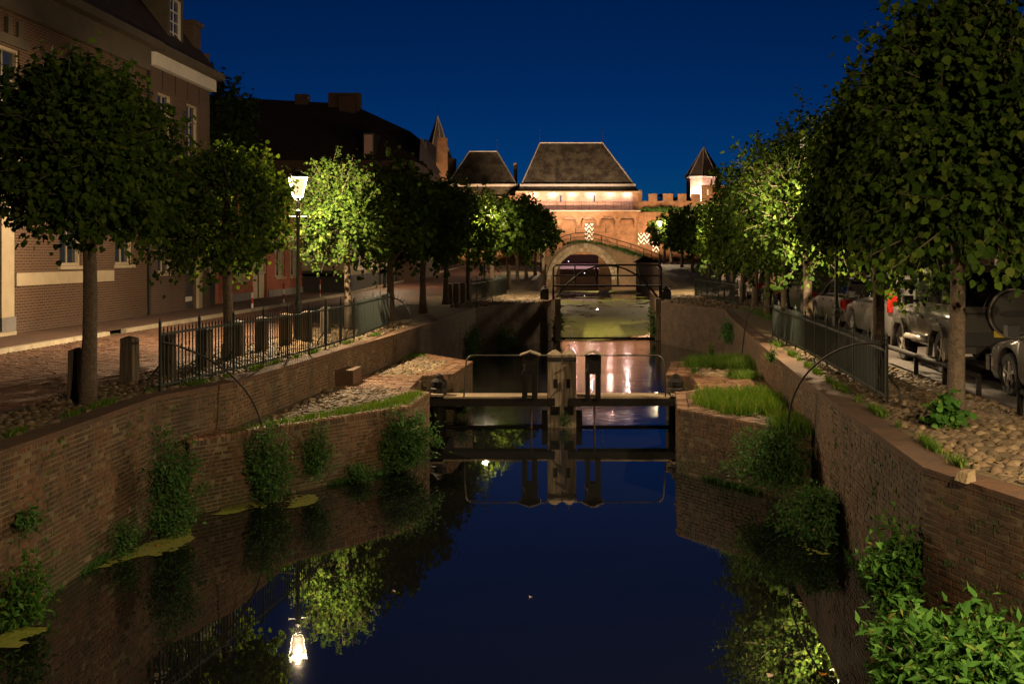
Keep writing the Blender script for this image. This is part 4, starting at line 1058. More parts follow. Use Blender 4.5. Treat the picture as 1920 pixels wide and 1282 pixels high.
def make_fence(label, line, z, h, spacing, post_every, single, arms=()):
    org = (line[0][0], line[0][1], z)
    root = empty('iron_fence', org, 0, label, 'fence')
    me = bar_me(h, M['iron']); joined = MB()
    dist, L = 0.0, []
    for a, b in zip(line[:-1], line[1:]):
        a, b = Vector(a), Vector(b); n = max(1, int(round((b - a).length / spacing)))
        for i in range(n): L.append(a + (b - a) * i / n)
    L.append(Vector(line[-1]))
    for i, p in enumerate(L):
        lx, ly = p.x - org[0], p.y - org[1]
        if i % post_every == 0 or i == len(L) - 1:
            pm = MB().box(lx - .017, lx + .017, ly - .017, ly + .017, -.05, h + .02).lathe([(.02, h + .02), (.03, h + .04), (.018, h + .07), (.003, h + .13)], 6, (lx, ly, 0))
            po = pm.build('post', M['iron'], root)
            if i % (2 * post_every) == 0 and single:
                MB().tube([(lx, ly, .42), (lx - .16 * (1 if org[0] < 0 else -1), ly, .22), (lx - .22 * (1 if org[0] < 0 else -1), ly, 0)], .016, 5).build('brace', M['iron'], po)
        elif single:
            o = bpy.data.objects.new('bar', me); COL.objects.link(o); o.parent = root; o.location = (lx, ly, 0)
        else:
            joined.box(lx - .01, lx + .01, ly - .01, ly + .01, .06, h)
    if not single: joined.build('bars', M['iron'], root)['kind'] = 'stuff'
    for hz in (.10, h - .13):
        r = MB()
        for a, b in zip(L[:-1], L[1:]):
            r.beam((a.x - org[0], a.y - org[1], hz), (b.x - org[0], b.y - org[1], hz), .012, .04)
        r.build('rail', M['iron'], root)
    for a in arms: spiked_arm(root, a, org)
    return root

lf_line = [(P(300, 735, 1.9)[0], P(300, 735, 1.9)[1]), (-5.98, 20.4), (-5.75, 22.9), (-5.58, 26.9), (-5.68, 32.0)]
make_fence('dark green spiked iron fence above the cobbled lock platform', lf_line, 1.9, 1.02, .115, 11, True,
           arms=([(lf_line[0][0], lf_line[0][1], 2.68), (-6.3, 16.9, 2.56), (-5.95, 17.3, 2.3), (-5.6, 17.5, 1.95), (-5.35, 17.6, 1.55), (-5.2, 17.6, 1.12)],
                 [(-5.66, 32.0, 2.75), (-5.35, 32.0, 2.66), (-5.08, 31.95, 2.35), (-4.92, 31.85, 1.8), (-4.86, 31.8, 1.15)]))
rf_line = [(P(1663, 757, 1.9)[0], P(1663, 757, 1.9)[1]), (4.62, 18.5), (4.82, 22.5), (5.0, 27.5)]
make_fence('dark green iron fence above the grass grown platform, in front of the parked cars', rf_line, 1.9, .88, .115, 11, True,
           arms=([(4.38, 15.15, 2.74), (4.1, 15.6, 2.72), (3.8, 16.2, 2.5), (3.55, 16.8, 2.1), (3.42, 17.2, 1.6), (3.4, 17.35, 1.1)],
                 [(5.0, 27.5, 2.7), (4.7, 28.6, 2.6), (4.55, 29.0, 2.2), (4.45, 29.2, 1.15)]))
make_fence('distant iron fence at the upper lock head beside the road', [(-4.75, 47.0), (-4.4, 52.0), (-3.9, 57.5)], 1.9, 1.0, .15, 10, False,
           arms=([(-4.75, 47.0, 2.7), (-4.2, 47.0, 2.6), (-3.85, 47.2, 2.2), (-3.8, 47.3, 1.85)],))
make_fence('distant iron fence at the upper lock head beside the parked cars', [(6.7, 45.0), (6.5, 49.0), (6.1, 56)], 1.9, 1.0, .15, 10, False,
           arms=([(6.5, 46.0, 2.7), (5.9, 46.6, 2.6), (5.6, 47.0, 2.2), (5.5, 47.2, 1.85)],))

# ------------------------------------------------------------------ bollards, posts, low rails
def bollard(px, py, label, w=.115, h=.7, z=1.92, mat='post_wood'):
    x, y, _ = P(px, py, z)
    root = empty('bollard', (x, y, z), random.uniform(-.2, .2), label, 'bollard', 'wooden bollards along the road edge')
    MB().add([(-w, -w, -.05), (w, -w, -.05), (w, w, -.05), (-w, w, -.05), (-w * .93, -w * .93, h), (w * .93, -w * .93, h), (w * .93, w * .93, h), (-w * .93, w * .93, h)],
             [(0, 3, 2, 1), (0, 1, 5, 4), (1, 2, 6, 5), (2, 3, 7, 6), (3, 0, 4, 7), (4, 5, 6, 7)]).build('post', M[mat], root)
    MB().lathe([(w * 1.30, h + .001), (w * 1.30, h + .012), (.02, h + .05)], 4, rot=math.pi / 4).build('cap', M[mat], root)
bl = [(148, 748, 'weathered square bollard half hidden behind the nearest roadside linden'), (243, 714, 'weathered square bollard standing free between the linden and the fence end'),
      (315, 703, 'square bollard just inside the fence end'), (383, 689, 'second square bollard behind the fence from its near end'), (445, 667, 'third square bollard behind the fence from its near end'),
      (490, 657, 'square bollard behind the fence just before the lit lamp post'), (536, 646, 'square lit bollard immediately in front of the lamp post foot'), (576, 640, 'square lit bollard immediately past the lamp post foot'),
      (611, 627, 'last square lit bollard behind the fence past the lamp post')]
for px, py, lab in bl: bollard(px, py, lab)
for k, px in enumerate((843, 856, 868)):
    bollard(px, 569 - k, f'{ORD[k]} of the three dark posts together by the far road', w=.14, h=.85)
def striped_post(px, py, label):
    x, y, z = P(px, py, 1.95)
    root = empty('striped_post', (x, y, z + .02), 0, label, 'traffic post', 'red and white posts on the kerb')
    for i in range(4):
        MB().lathe([(.045, i * .21), (.045, i * .21 + .209)], 10).build('band', M['white' if i % 2 == 0 else 'red'], root)
    MB().lathe([(.045, .84), (.03, .88), (.004, .89)], 10).build('cap', M['red'], root)
striped_post(473, 580, 'red and white post on the kerb nearest the big brick house'); striped_post(532, 571, 'red and white post on the kerb before the cream door'); striped_post(600, 559, 'red and white post on the kerb before the dark shop plinth')
def low_rail(label, pts, h, r, mat):
    root = empty('guard_rail', (pts[0][0], pts[0][1], 1.9), 0, label, 'guard rail')
    L = [(p[0] - pts[0][0], p[1] - pts[0][1], h) for p in pts]
    L2 = [(L[0][0], L[0][1], 0)] + [(L[0][0], L[0][1], h - .05)] + L + [(L[-1][0], L[-1][1], 0)]
    MB().tube(L, r, 8).build('rail', mat, root, smooth=True)
    for p in L:
        MB().tube([(p[0], p[1], -.05), (p[0], p[1], h - r * .5)], r * .9, 8).build('post', mat, root, smooth=True)
low_rail('low dark tube rail along the kerb beneath the parked silver cars', [(5.55, 8.0), (5.62, 10.0), (5.7, 12.0), (5.75, 13.9)], .34, .045, M['wood_dark'])
low_rail('low dark tube rail at the kerb in front of the boxy silver off-roader', [(5.85, 15.6), (5.9, 17.2), (5.95, 18.8), (6.02, 21.0)], .34, .045, M['wood_dark'])
low_rail('low weathered rail at the road edge beside the nearest roadside linden', [(-7.55, 9.0), (-7.5, 11.4), (-7.45, 13.2)], .3, .05, M['wood_dark'])
st = MB().add([(-.1, -.08, 0), (.09, -.1, 0), (.11, .07, 0), (-.07, .09, 0), (-.06, -.07, .13), (.06, -.08, .17), (.08, .04, .14), (-.04, .07, .11)],
              [(0, 3, 2, 1), (4, 5, 6, 7), (0, 1, 5, 4), (1, 2, 6, 5), (2, 3, 7, 6), (3, 0, 4, 7)]).build('loose_stone', M['sandstone'], None, (P(1808, 900, 1.91)[0], P(1808, 900, 1.91)[1], 1.9)); st.scale = (.8, .8, .75); st.rotation_euler = (.1, .05, .7)
tag(st, 'loose angular yellow stone lying on the brick coping', 'stone')

# ------------------------------------------------------------------ street lamps
def street_lamp(x, y, z, h, label, energy, down=0, color=WARM, radius=.06):
    root = empty('street_lamp', (x, y, z), .35, label, 'street lamp', 'old street lanterns along the canal')
    zl_ = h - .72
    MB().lathe([(.13, -.02), (.13, .06), (.10, .10), (.085, .8), (.10, .84), (.10, .92), (.06, .98), (.045, 1.05), (.042, zl_ - .35), (.06, zl_ - .33), (.06, zl_ - .28), (.03, zl_ - .24), (.03, zl_ - .02)], 10).build('post', M['iron'], root, smooth=False)
    MB().tube([(-.24, 0, zl_ - .42), (.24, 0, zl_ - .42)], .009, 6).lathe([(.03, -.03), (.03, .03)], 8, (-.24, 0, zl_ - .42)).lathe([(.03, -.03), (.03, .03)], 8, (.24, 0, zl_ - .42)).build('ladder_bar', M['iron'], root)
    MB().lathe([(.05, zl_ - .44), (.065, zl_ - .42), (.05, zl_ - .4)], 10).build('collar', M['iron'], root)
    b, t, zb, zt = .115, .215, zl_ + .06, zl_ + .56
    cr = MB()
    for sx, sy in ((1, 1), (1, -1), (-1, 1), (-1, -1)):
        cr.tube([(0, 0, zl_ - .06), (sx * b * .9, sy * b * .9, zb)], .011, 5)
    cr.build('cradle', M['iron'], root)
    fr = MB()
    for sx, sy in ((1, 1), (1, -1), (-1, 1), (-1, -1)): fr.tube([(sx * b, sy * b, zb), (sx * t, sy * t, zt)], .012, 5)
    for q, zz in ((b, zb), (t, zt)):
        for a, c in (((-q, -q), (q, -q)), ((q, -q), (q, q)), ((q, q), (-q, q)), ((-q, q), (-q, -q))): fr.tube([(a[0], a[1], zz), (c[0], c[1], zz)], .012, 5)
    lan = fr.build('lantern', M['iron'], root)
    for a, c in (((-1, -1), (1, -1)), ((1, -1), (1, 1)), ((1, 1), (-1, 1)), ((-1, 1), (-1, -1))):
        MB().poly([(a[0] * b, a[1] * b, zb + .004), (c[0] * b, c[1] * b, zb + .004), (c[0] * t, c[1] * t, zt - .004), (a[0] * t, a[1] * t, zt - .004)]).build('pane', M['lantern_pane'], lan)
    MB().lathe([(t * 1.52, zt + .001), (t * 1.52, zt + .02), (.10, zt + .12), (.07, zt + .15), (.07, zt + .18), (.02, zt + .2), (.025, zt + .24), (.004, zt + .27)], 4, rot=math.pi / 4).build('cap', M['iron'], root)
    MB().lathe([(.012, zt - .03), (.02, zt - .025), (.02, zt - .008), (.012, zt - .004)], 8).build('bulb', M['bulb'], lan)
    ld = bpy.data.lights.new('lamp_light', 'SPOT' if down else 'POINT'); ld.energy = energy; ld.color = color; ld.shadow_soft_size = radius
    if down: ld.spot_size = R(down); ld.spot_blend = .45      # downward cone, shaped to keep tree crowns and house fronts dark
    lo = bpy.data.objects.new('lamp_light', ld); COL.objects.link(lo); lo.parent = root; lo.location = (0, 0, zt - .10)
    return root

LA = 750.0
x, y = (559 - VX) * 26.5 / F, 26.5
street_lamp(x, y, 1.92, 4.2, 'tall lit street lantern between the second and third roadside lindens', LA * 2.7)
x, y, _ = Q(909, 415, 51.5)
street_lamp(x, y, 1.95, 4.2, 'lit street lantern beside the distant fence of the upper lock head', LA * 2.2, radius=.2)
x, y, zz = Q(1014, 425, 94.0)
street_lamp(x, y, zl(94), 4.0, 'smallest lit street lantern at the end of the roadside lindens near the stone bridge', LA * .9)
street_lamp((1568 - VX) * 22.8 / F, 22.8, 1.92, 3.62, 'lit street lantern hidden in leaves between the fence and the parked cars', LA * 1.4)
street_lamp((1352 - VX) * 58 / F - .35, 58.0, zr(58), 4.2, 'lit street lantern among the far lindens on the side of the cars', LA * 1.7, radius=.3)
x, y, zz = Q(1241, 424, 100.0)
street_lamp(x - .2, y, zr(100), 4.2, 'lit street lantern in front of the chevron shutters beside the town wall', LA * 1.0)
# the viewer's bridge carries an unseen lantern; the quay one is added fill light
MB().box(-8, 8, -8, 1.0, 2.0, 2.4).build('bridge_deck', M['sidewalk'])['kind'] = 'structure'
street_lamp(3.0, .75, 2.4, 4.0, 'street lantern behind the viewer on the bridge over the canal', LA * 1.5)
street_lamp(6.2, 4.6, 1.9, 4.1, 'added unseen lantern on the quay by the cars that brightens the foreground shrub', LA * 2.3, down=170)
# far along the house fronts
street_lamp(-12.0, 66.0, zl(66), 4.1, 'street lantern on the far pavement hidden behind the roadside lindens', LA * .4)

# ------------------------------------------------------------------ cars (forward = +y, origin on the ground under the middle)
def interp(pts, y):
    for (a, b) in zip(pts[:-1], pts[1:]):
        if a[0] <= y <= b[0]: return lerp(a[1], b[1], (y - a[0]) / max(b[0] - a[0], 1e-6))
    return pts[0][1] if y < pts[0][0] else pts[-1][1]

def make_car(name, label, cat, loc, rz, paint, top, roof, hw, wb, wr, zb=.24, boxy=False, tails='block', plate=True, spare=False, flare=False, rim_spokes=5, inset=.16, group='cars parked along the quay'):
    """top: [(y,z)] body line; roof: [(y,z)] glasshouse line; wb: (rear axle y, front axle y)"""
    root = empty(name, loc, rz, label, cat, group)
    y0, y1 = top[0][0], top[-1][0]; ar = wr + .055
    ys = sorted(set(list(np.linspace(y0, y1, 46)) + [w_ + ar * math.cos(a) for w_ in wb for a in np.linspace(0, math.pi, 13)] + [p[0] for p in top]))
    ys = [v for v in ys if y0 <= v <= y1]
    def bot(y):
        z = zb
        for w_ in wb:
            d = abs(y - w_)
            if d < ar: z = max(z, wr + math.sqrt(max(ar * ar - d * d, 0)))
        return z
    vs, m_ = [], 9
    for y in ys:
        t = interp(top, y); e = min(1, min(y - y0, y1 - y) / .35) if not boxy else min(1, min(y - y0, y1 - y) / .08 + .6)
        h = hw * (.86 + .14 * math.sin(e * math.pi / 2)); b_ = min(bot(y), t - .12)
        sh = .03 if boxy else .07
        half = [(h * .93, b_), (h, b_ + (t - b_) * .22), (h, b_ + (t - b_) * .6), (h - sh * .3, t - .06), (h - sh * 1.4, t)]
        row = [(-x_, y, z_) for x_, z_ in half] + [(x_, y, z_) for x_, z_ in reversed(half)]
        vs += row
    m_ = 10; fs = []
    for i in range(len(ys) - 1):
        for k in range(m_):
            k2 = (k + 1) % m_
            fs.append((i * m_ + k, (i + 1) * m_ + k, (i + 1) * m_ + k2, i * m_ + k2))
    fs.append(tuple(range(m_))); fs.append(tuple((len(ys) - 1) * m_ + k for k in range(m_ - 1, -1, -1)))
    body = MB().add(vs, fs).build('body', M[paint], root, uv=False)
    me = body.data; me.polygons.foreach_set('use_smooth', [len(p.vertices) == 4 for p in me.polygons])
    try: me.set_sharp_from_angle(angle=R(32))
    except Exception: pass
    # glasshouse
    gy = [p[0] for p in roof]; vs = []
    rows = sorted(set(gy + list(np.linspace(gy[0], gy[-1], 15))))
    bh = hw - (.05 if boxy else .12)
    for y in rows:
        zt = interp(roof, y); z0 = interp(top, y) - .03; k = (zt - z0) / (max(p[1] for p in roof) - z0 + 1e-6)
        tw = bh - inset * max(0, min(1, k))
        vs += [(-bh, y, z0), (-tw - .0, y, zt - .05 * k), (-tw + .08, y, zt), (tw - .08, y, zt), (tw, y, zt - .05 * k), (bh, y, z0)]
    fs = []
    for i in range(len(rows) - 1):
        for k in range(5): fs.append((i * 6 + k, (i + 1) * 6 + k, (i + 1) * 6 + k + 1, i * 6 + k + 1))
    fs += [tuple(range(6)), tuple((len(rows) - 1) * 6 + k for k in range(5, -1, -1))]
    cab = MB().add(vs, fs).build('cabin', M[paint], root, uv=False)
    # side windows: panels just proud of the cabin side
    zmax = max(p[1] for p in roof)
    def side_pt(y, f, s):
        zt = interp(roof, y); z0 = interp(top, y) - .03; k = (zt - z0) / (zmax - z0 + 1e-6); tw = bh - inset * max(0, min(1, k))
        z_lo, z_hi = z0, zt - .05 * k
        z_ = lerp(z_lo, z_hi, f); x_ = lerp(bh, tw, f)
        return (s * (x_ + .006), y, z_)
    ra, rb = roof[1][0], roof[-2][0]
    base_a, base_b = roof[0][0], roof[-1][0]
    cuts = np.linspace(base_a + .12, base_b - .12, 4)
    for s in (-1, 1):
        for a, b in zip(cuts[:-1], cuts[1:]):
            a2, b2 = a + .035, b - .035
            q = []
            for t in np.linspace(0, 1, 5): q.append(side_pt(lerp(a2, b2, t), .16, s))
            for t in np.linspace(1, 0, 5): q.append(side_pt(lerp(a2, b2, t), .86, s))
            MB().poly(q).build('side_window', M['car_glass'], root, uv=False, fix=False)
    for (i0, i1, nm, sg) in ((0, 1, 'rear_window', -1), (-1, -2, 'windscreen', 1)):
        a, b = roof[i0], roof[i1]
        za, zb_ = interp(top, a[0]) + .06, b[1] - .07
        pa = (a[0] + (b[0] - a[0]) * .12, za) if not boxy else (a[0], za + .05)
        dn = Vector((0, -(b[1] - a[1]), (b[0] - a[0]))); dn = dn.normalized() * .008
        if dn.y * sg < 0: dn = -dn
        fr = lambda f: (lerp(a[0], b[0], f), lerp(interp(top, a[0]) - .03, b[1], f))
        (ya, z1_), (yb, z2_) = fr(.16), fr(.86)
        MB().poly([(-bh + .07, ya + dn.y, z1_ + dn.z), (bh - .07, ya + dn.y, z1_ + dn.z), (bh - inset - .06, yb + dn.y, z2_ + dn.z), (-bh + inset + .06, yb + dn.y, z2_ + dn.z)]).build(nm, M['car_glass'], root, uv=False, fix=False)
    # wheels
    tyre = MB()
    for w_ in wb:
        for s in (-1, 1):
            cx = s * (hw - .12)
            wv = empty('wheel', (0, 0, 0)); wv.parent = root; wv.location = (cx, w_, wr)
            prof = [(wr * .62, -.10), (wr * .93, -.11), (wr, -.07), (wr, .07), (wr * .93, .11), (wr * .62, .10)]
            tm = MB().lathe(prof, 24); tm.v = [(z_, x_, y_) for x_, y_, z_ in tm.v]; tm.f = tm.f[:-2]
            tm.build('tyre', M['rubber'], wv, uv=False, smooth=False)
            rm = MB().lathe([(wr * .64, s * .085), (wr * .60, s * .10), (wr * .56, s * .06)], 24); rm.v = [(z_, x_, y_) for x_, y_, z_ in rm.v]; rm.f = rm.f[:-2]
            for k in range(rim_spokes):
                a = 2 * math.pi * k / rim_spokes + .3
                d = Vector((0, math.cos(a), math.sin(a))); t_ = Vector((0, -math.sin(a), math.cos(a)))
                rm.obox(Vector((s * .085, 0, 0)) + d * wr * .34, (.012, 0, 0), d * wr * .27, t_ * wr * .085)
            hb = MB().lathe([(wr * .16, s * .06), (wr * .14, s * .105)], 12); rm.add([(z_, x_, y_) for x_, y_, z_ in hb.v], hb.f)
            rm.build('rim', M['alloy'], wv, uv=False)
            dk = MB().lathe([(wr * .6, s * .02), (wr * .6, s * .03)], 16); dk.v = [(z_, x_, y_) for x_, y_, z_ in dk.v]; dk.build('brake_disc', M['trim'], wv, uv=False)
    MB().box(-hw * .86, hw * .86, y0 + .12, y1 - .12, zb + .02, zb + .3).build('underbody', M['trim'], root, uv=False)
    tz = interp(top, y0 + .05)
    # lights, bumpers, plate, mirrors, handles
    for s in (-1, 1):
        if tails == 'tall':
            zr_ = max(p[1] for p in roof)
            MB().add([(s * (hw - .02), y0 - .02, tz - .22), (s * (hw - .22), y0 - .03, tz - .22), (s * (hw - .20), y0 - .01, tz + .05), (s * (bh - .06), y0 + .12, zr_ - .22), (s * (bh + .015), y0 + .22, zr_ - .22), (s * (hw + .012), y0 + .14, tz - .05), (s * (hw + .012), y0 + .14, tz - .22)],
                     [(0, 1, 2, 5), (2, 3, 4, 5), (0, 5, 6)]).build('tail_light', M['tail'], root, uv=False)
        elif tails == 'low':
            MB().box(*sorted((s * (hw - .06), s * (hw - .28))), y0 - .035, y0 + .02, .62, .74).build('tail_light', M['tail'], root, uv=False)
        else:
            MB().add([(s * (hw * .90), y0 - .02, tz - .36), (s * (hw * .62), y0 - .03, tz - .36), (s * (hw * .64), y0 - .03, tz - .10), (s * (hw * .90), y0 - .02, tz - .08), (s * (hw + .008), y0 + .22, tz - .12), (s * (hw + .008), y0 + .22, tz - .33)],
                     [(0, 1, 2, 3), (0, 3, 4, 5)]).build('tail_light', M['tail'], root, uv=False)
        fz = interp(top, y1 - .05)
        MB().box(*sorted((s * (hw * .55), s * (hw * .88))), y1 - .12, y1 + .015, fz - .22, fz - .06).build('headlight', M['clear_lens'], root, uv=False)
        my = roof[-1][0] - .28; mz = interp(top, my) + .08
        MB().box(*sorted((s * (hw + .02), s * (hw + .20))), my - .05, my + .09, mz - .05, mz + .11).box(*sorted((s * (hw - .1), s * (hw + .03))), my, my + .05, mz - .02, mz + .03).build('mirror', M['trim'], root, uv=False)
        for hy in (cuts[1] + .12, cuts[2] + .12):
            MB().box(*sorted((s * (hw - .02), s * (hw + .022))), hy, hy + .17, tz - .2 if boxy else tz - .17, tz - .165 if boxy else tz - .135).build('door_handle', M[paint] if not boxy else M['trim'], root, uv=False)
    MB().box(-hw * .93, hw * .93, y0 - .09, y0 + .06, zb + .14, zb + .36).build('rear_bumper', M['trim'] if tails == 'low' else M[paint], root, uv=False)
    MB().box(-hw * .93, hw * .93, y1 - .06, y1 + .08, zb + .10, zb + .34).build('front_bumper', M[paint], root, uv=False)
    if plate: MB().box(-.26, .26, y0 - .115 if tails == 'low' else y0 - .04, y0 - .03, tz - .42, tz - .31).build('number_plate', M['plate'], root, uv=False)
    if flare:
        for w_ in wb:
            for s in (-1, 1):
                fl = MB(); R1, R2 = ar + .005, ar + .075; pts = [(-1.05, -.22), (-.80, .55), (-.52, .88), (.52, .88), (.80, .55), (1.05, -.22)]
                for (a0, b0), (a1, b1) in zip(pts[:-1], pts[1:]):
                    fl.beam((s * (hw + .035), w_ + a0 * (ar + .04), wr + b0 * (ar + .05)), (s * (hw + .035), w_ + a1 * (ar + .04), wr + b1 * (ar + .05)), .11, .085, up=(s, 0, 0))
                fl.build('arch_flare', M[paint], root, uv=False)
        for s in (-1, 1):
            MB().tube([(s * (hw + .06), wb[0] + ar + .12, zb + .12), (s * (hw + .06), wb[1] - ar - .12, zb + .12)], .055, 10).build('running_board', M['alloy'], root, uv=False, smooth=True)
            MB().box(*sorted((s * (hw + .0), s * (hw + .014))), y0 + .15, y1 - .5, .98, 1.015).build('side_moulding', M['trim'], root, uv=False)
    if spare:
        zc = 1.12
        sp = MB().lathe([(.39, .0), (.40, .03), (.40, .15), (.37, .185), (.02, .20)], 28); sp.v = [(x_ + .06, -z_ + y0 - .02, y_ + zc) for x_, y_, z_ in sp.v]
        so = sp.build('spare_wheel_cover', M[paint], root, uv=False)
        sl = MB(); pts = [(.17 * math.cos(a) + (.10 if math.cos(a) > 0 else -.10), .055 * math.sin(a)) for a in np.linspace(0, 2 * math.pi, 17)[:-1]]
        sl.poly([(x_ + .06, y0 - .232, z_ + zc) for x_, z_ in pts]).build('cover_slot', M['trim'], so, uv=False, fix=False)
        rg_ = MB().lathe([(.405, .05), (.425, .06), (.425, .12), (.405, .13)], 28); rg_.v = [(x_ + .06, -z_ + y0 - .02, y_ + zc) for x_, y_, z_ in rg_.v]
        rg_.build('cover_ring', M['alloy'], so, uv=False)
    return root

ZS = 1.905
make_car('off_roader', 'boxy silver off-roader with a covered spare wheel on its back door', 'off-roader', (7.36, 20.25, ZS), R(-1), 'silver',
         [(-2.0, 1.12), (-1.9, 1.14), (.55, 1.14), (.62, 1.14), (1.9, 1.10), (2.02, 1.02)], [(-2.0, 1.14), (-1.97, 1.93), (-.5, 1.95), (.38, 1.93), (.72, 1.16)], .86, (-1.12, 1.3), .38, zb=.42, boxy=True, tails='low', spare=True, flare=True, inset=.07)
make_car('car', 'silver grey coupe at the edge of the picture with a dark side window', 'car', (7.35, 14.75, ZS), R(1.5), 'silver',
         [(-2.15, .82), (-1.9, .93), (-.9, .92), (.75, .90), (1.2, .86), (1.9, .74), (2.15, .58)], [(-1.75, .93), (-.85, 1.36), (-.2, 1.42), (.25, 1.38), (1.15, .90)], .88, (-1.28, 1.3), .32, zb=.2, inset=.24)
make_car('car', 'dark compact car with tall red tail lights between the off-roader and the estate', 'car', (8.0, 26.6, ZS), 0, 'grey_car',
         [(-2.1, 1.0), (-2.0, 1.02), (.9, 1.0), (1.2, .98), (1.95, .84), (2.15, .68)], [(-2.0, 1.03), (-1.7, 1.64), (-.4, 1.68), (.25, 1.62), (1.15, 1.0)], .87, (-1.3, 1.3), .33, tails='tall', inset=.16)
make_car('car', 'silver estate car with one red tail light showing beside a trunk', 'car', (8.28, 32.2, ZS), 0, 'silver',
         [(-2.2, .92), (-2.1, .98), (.8, .94), (1.2, .9), (2.0, .78), (2.2, .6)], [(-2.12, .99), (-1.85, 1.44), (-.4, 1.48), (.15, 1.44), (1.15, .94)], .86, (-1.3, 1.32), .31, inset=.17)
make_car('van', 'dark green van parked beyond the silver estate car', 'van', (8.6, 38.3, ZS), 0, 'green_car',
         [(-2.2, 1.1), (-2.15, 1.12), (1.2, 1.08), (1.5, 1.04), (2.0, .92), (2.2, .7)], [(-2.17, 1.13), (-2.1, 1.85), (-.4, 1.9), (.6, 1.82), (1.45, 1.08)], .9, (-1.4, 1.45), .32, inset=.12)
for k, (yy, pt, nm) in enumerate(((44.6, 'black_car', 'black hatchback third from the silver estate under the lindens'), (50.6, 'silver', 'pale hatchback fourth from the silver estate under the lindens'), (56.8, 'grey_car', 'grey hatchback last in the parked row under the lindens'))):
    make_car('car', nm, 'car', (8.7 + .25 * k, yy, zr(yy) + .005), 0, pt,
             [(-1.95, .92), (-1.85, .97), (.8, .92), (1.15, .88), (1.8, .76), (1.95, .6)], [(-1.9, .98), (-1.55, 1.42), (-.4, 1.48), (.15, 1.43), (1.1, .92)], .83, (-1.2, 1.25), .30)

# ------------------------------------------------------------------ houses
class Face:
    """a facade plane: O origin, U horizontal direction, N outward normal (all in world metres)"""
    def __init__(self, O, U, N_): self.O, self.U, self.N = Vector(O), Vector(U).normalized(), Vector(N_).normalized()
    def p(self, u, z, n=0.0):
        q = self.O + self.U * u + self.N * n
        return (q.x, q.y, z)
    def box(self, mb, u0, u1, z0, z1, n0, n1):
        c = [self.p(u, z, n) for z in (z0, z1) for (u, n) in ((u0, n0), (u1, n0), (u1, n1), (u0, n1))]
        return mb.add(c, [(0, 3, 2, 1), (4, 5, 6, 7), (0, 1, 5, 4), (1, 2, 6, 5), (2, 3, 7, 6), (3, 0, 4, 7)])
    def wall(self, mb, u0, u1, z0, z1, holes, depth=.16):
        us = sorted({u0, u1} | {h[0] for h in holes} | {h[1] for h in holes}); zs = sorted({z0, z1} | {h[2] for h in holes} | {h[3] for h in holes})
        for a, b in zip(us[:-1], us[1:]):
            for c, d in zip(zs[:-1], zs[1:]):
                mu, mz = (a + b) / 2, (c + d) / 2
                if any(h[0] < mu < h[1] and h[2] < mz < h[3] for h in holes): continue
                mb.poly([self.p(a, c), self.p(b, c), self.p(b, d), self.p(a, d)])
        for h in holes:
            a, b, c, d = h[:4]
            mb.poly([self.p(a, c), self.p(a, d), self.p(a, d, -depth), self.p(a, c, -depth)]); mb.poly([self.p(b, c), self.p(b, c, -depth), self.p(b, d, -depth), self.p(b, d)])
            mb.poly([self.p(a, d), self.p(b, d), self.p(b, d, -depth), self.p(a, d, -depth)]); mb.poly([self.p(a, c), self.p(a, c, -depth), self.p(b, c, -depth), self.p(b, c)])
        return mb
    def window(self, root, h, cols=2, rows=3, frame='cream', pane='glass', sill=True, fw=.09, depth=.16, curtain=None, name='window'):
        a, b, c, d = h[:4]; g_ = .004
        fr = MB()
        for (p0, p1, q0, q1) in ((a, a + fw, c, d), (b - fw, b, c, d), (a + fw, b - fw, d - fw, d), (a + fw, b - fw, c, c + fw)):
            self.box(fr, p0 + g_, p1 - g_, q0 + g_, q1 - g_, -depth + .005, -depth + .11)
        win = fr.build(name, M[frame], root)
        pm = MB().poly([self.p(a + fw, c + fw, -depth + .02), self.p(b - fw, c + fw, -depth + .02), self.p(b - fw, d - fw, -depth + .02), self.p(a + fw, d - fw, -depth + .02)])
        pm.build('pane', M[pane], win)
        iw, ih = b - a - 2 * fw, d - c - 2 * fw
        mu = MB()
        for k in range(1, cols): self.box(mu, a + fw + iw * k / cols - .018, a + fw + iw * k / cols + .018, c + fw, d - fw, -depth + .022, -depth + .05)
        for k in range(1, rows): self.box(mu, a + fw, b - fw, c + fw + ih * k / rows - .018, c + fw + ih * k / rows + .018, -depth + .022, -depth + .053)
        if mu.v: mu.build('glazing_bar', M[frame], win)
        if curtain:
            for s0, s1 in ((a + fw, a + fw + iw * .42), (b - fw - iw * .42, b - fw)):
                self.box(MB(), 0, 1, 0, 1, 0, 1)
                self.box(cm := MB(), s0, s1, c + fw, d - fw, -depth + .021, -depth + .0225); cm.build('curtain', M[curtain], win)
        if sill:
            sm = MB(); self.box(sm, a - .08, b + .08, c - .10, c - .002, -depth + .05, .07); sm.build('sill', M[frame], win)
        return win

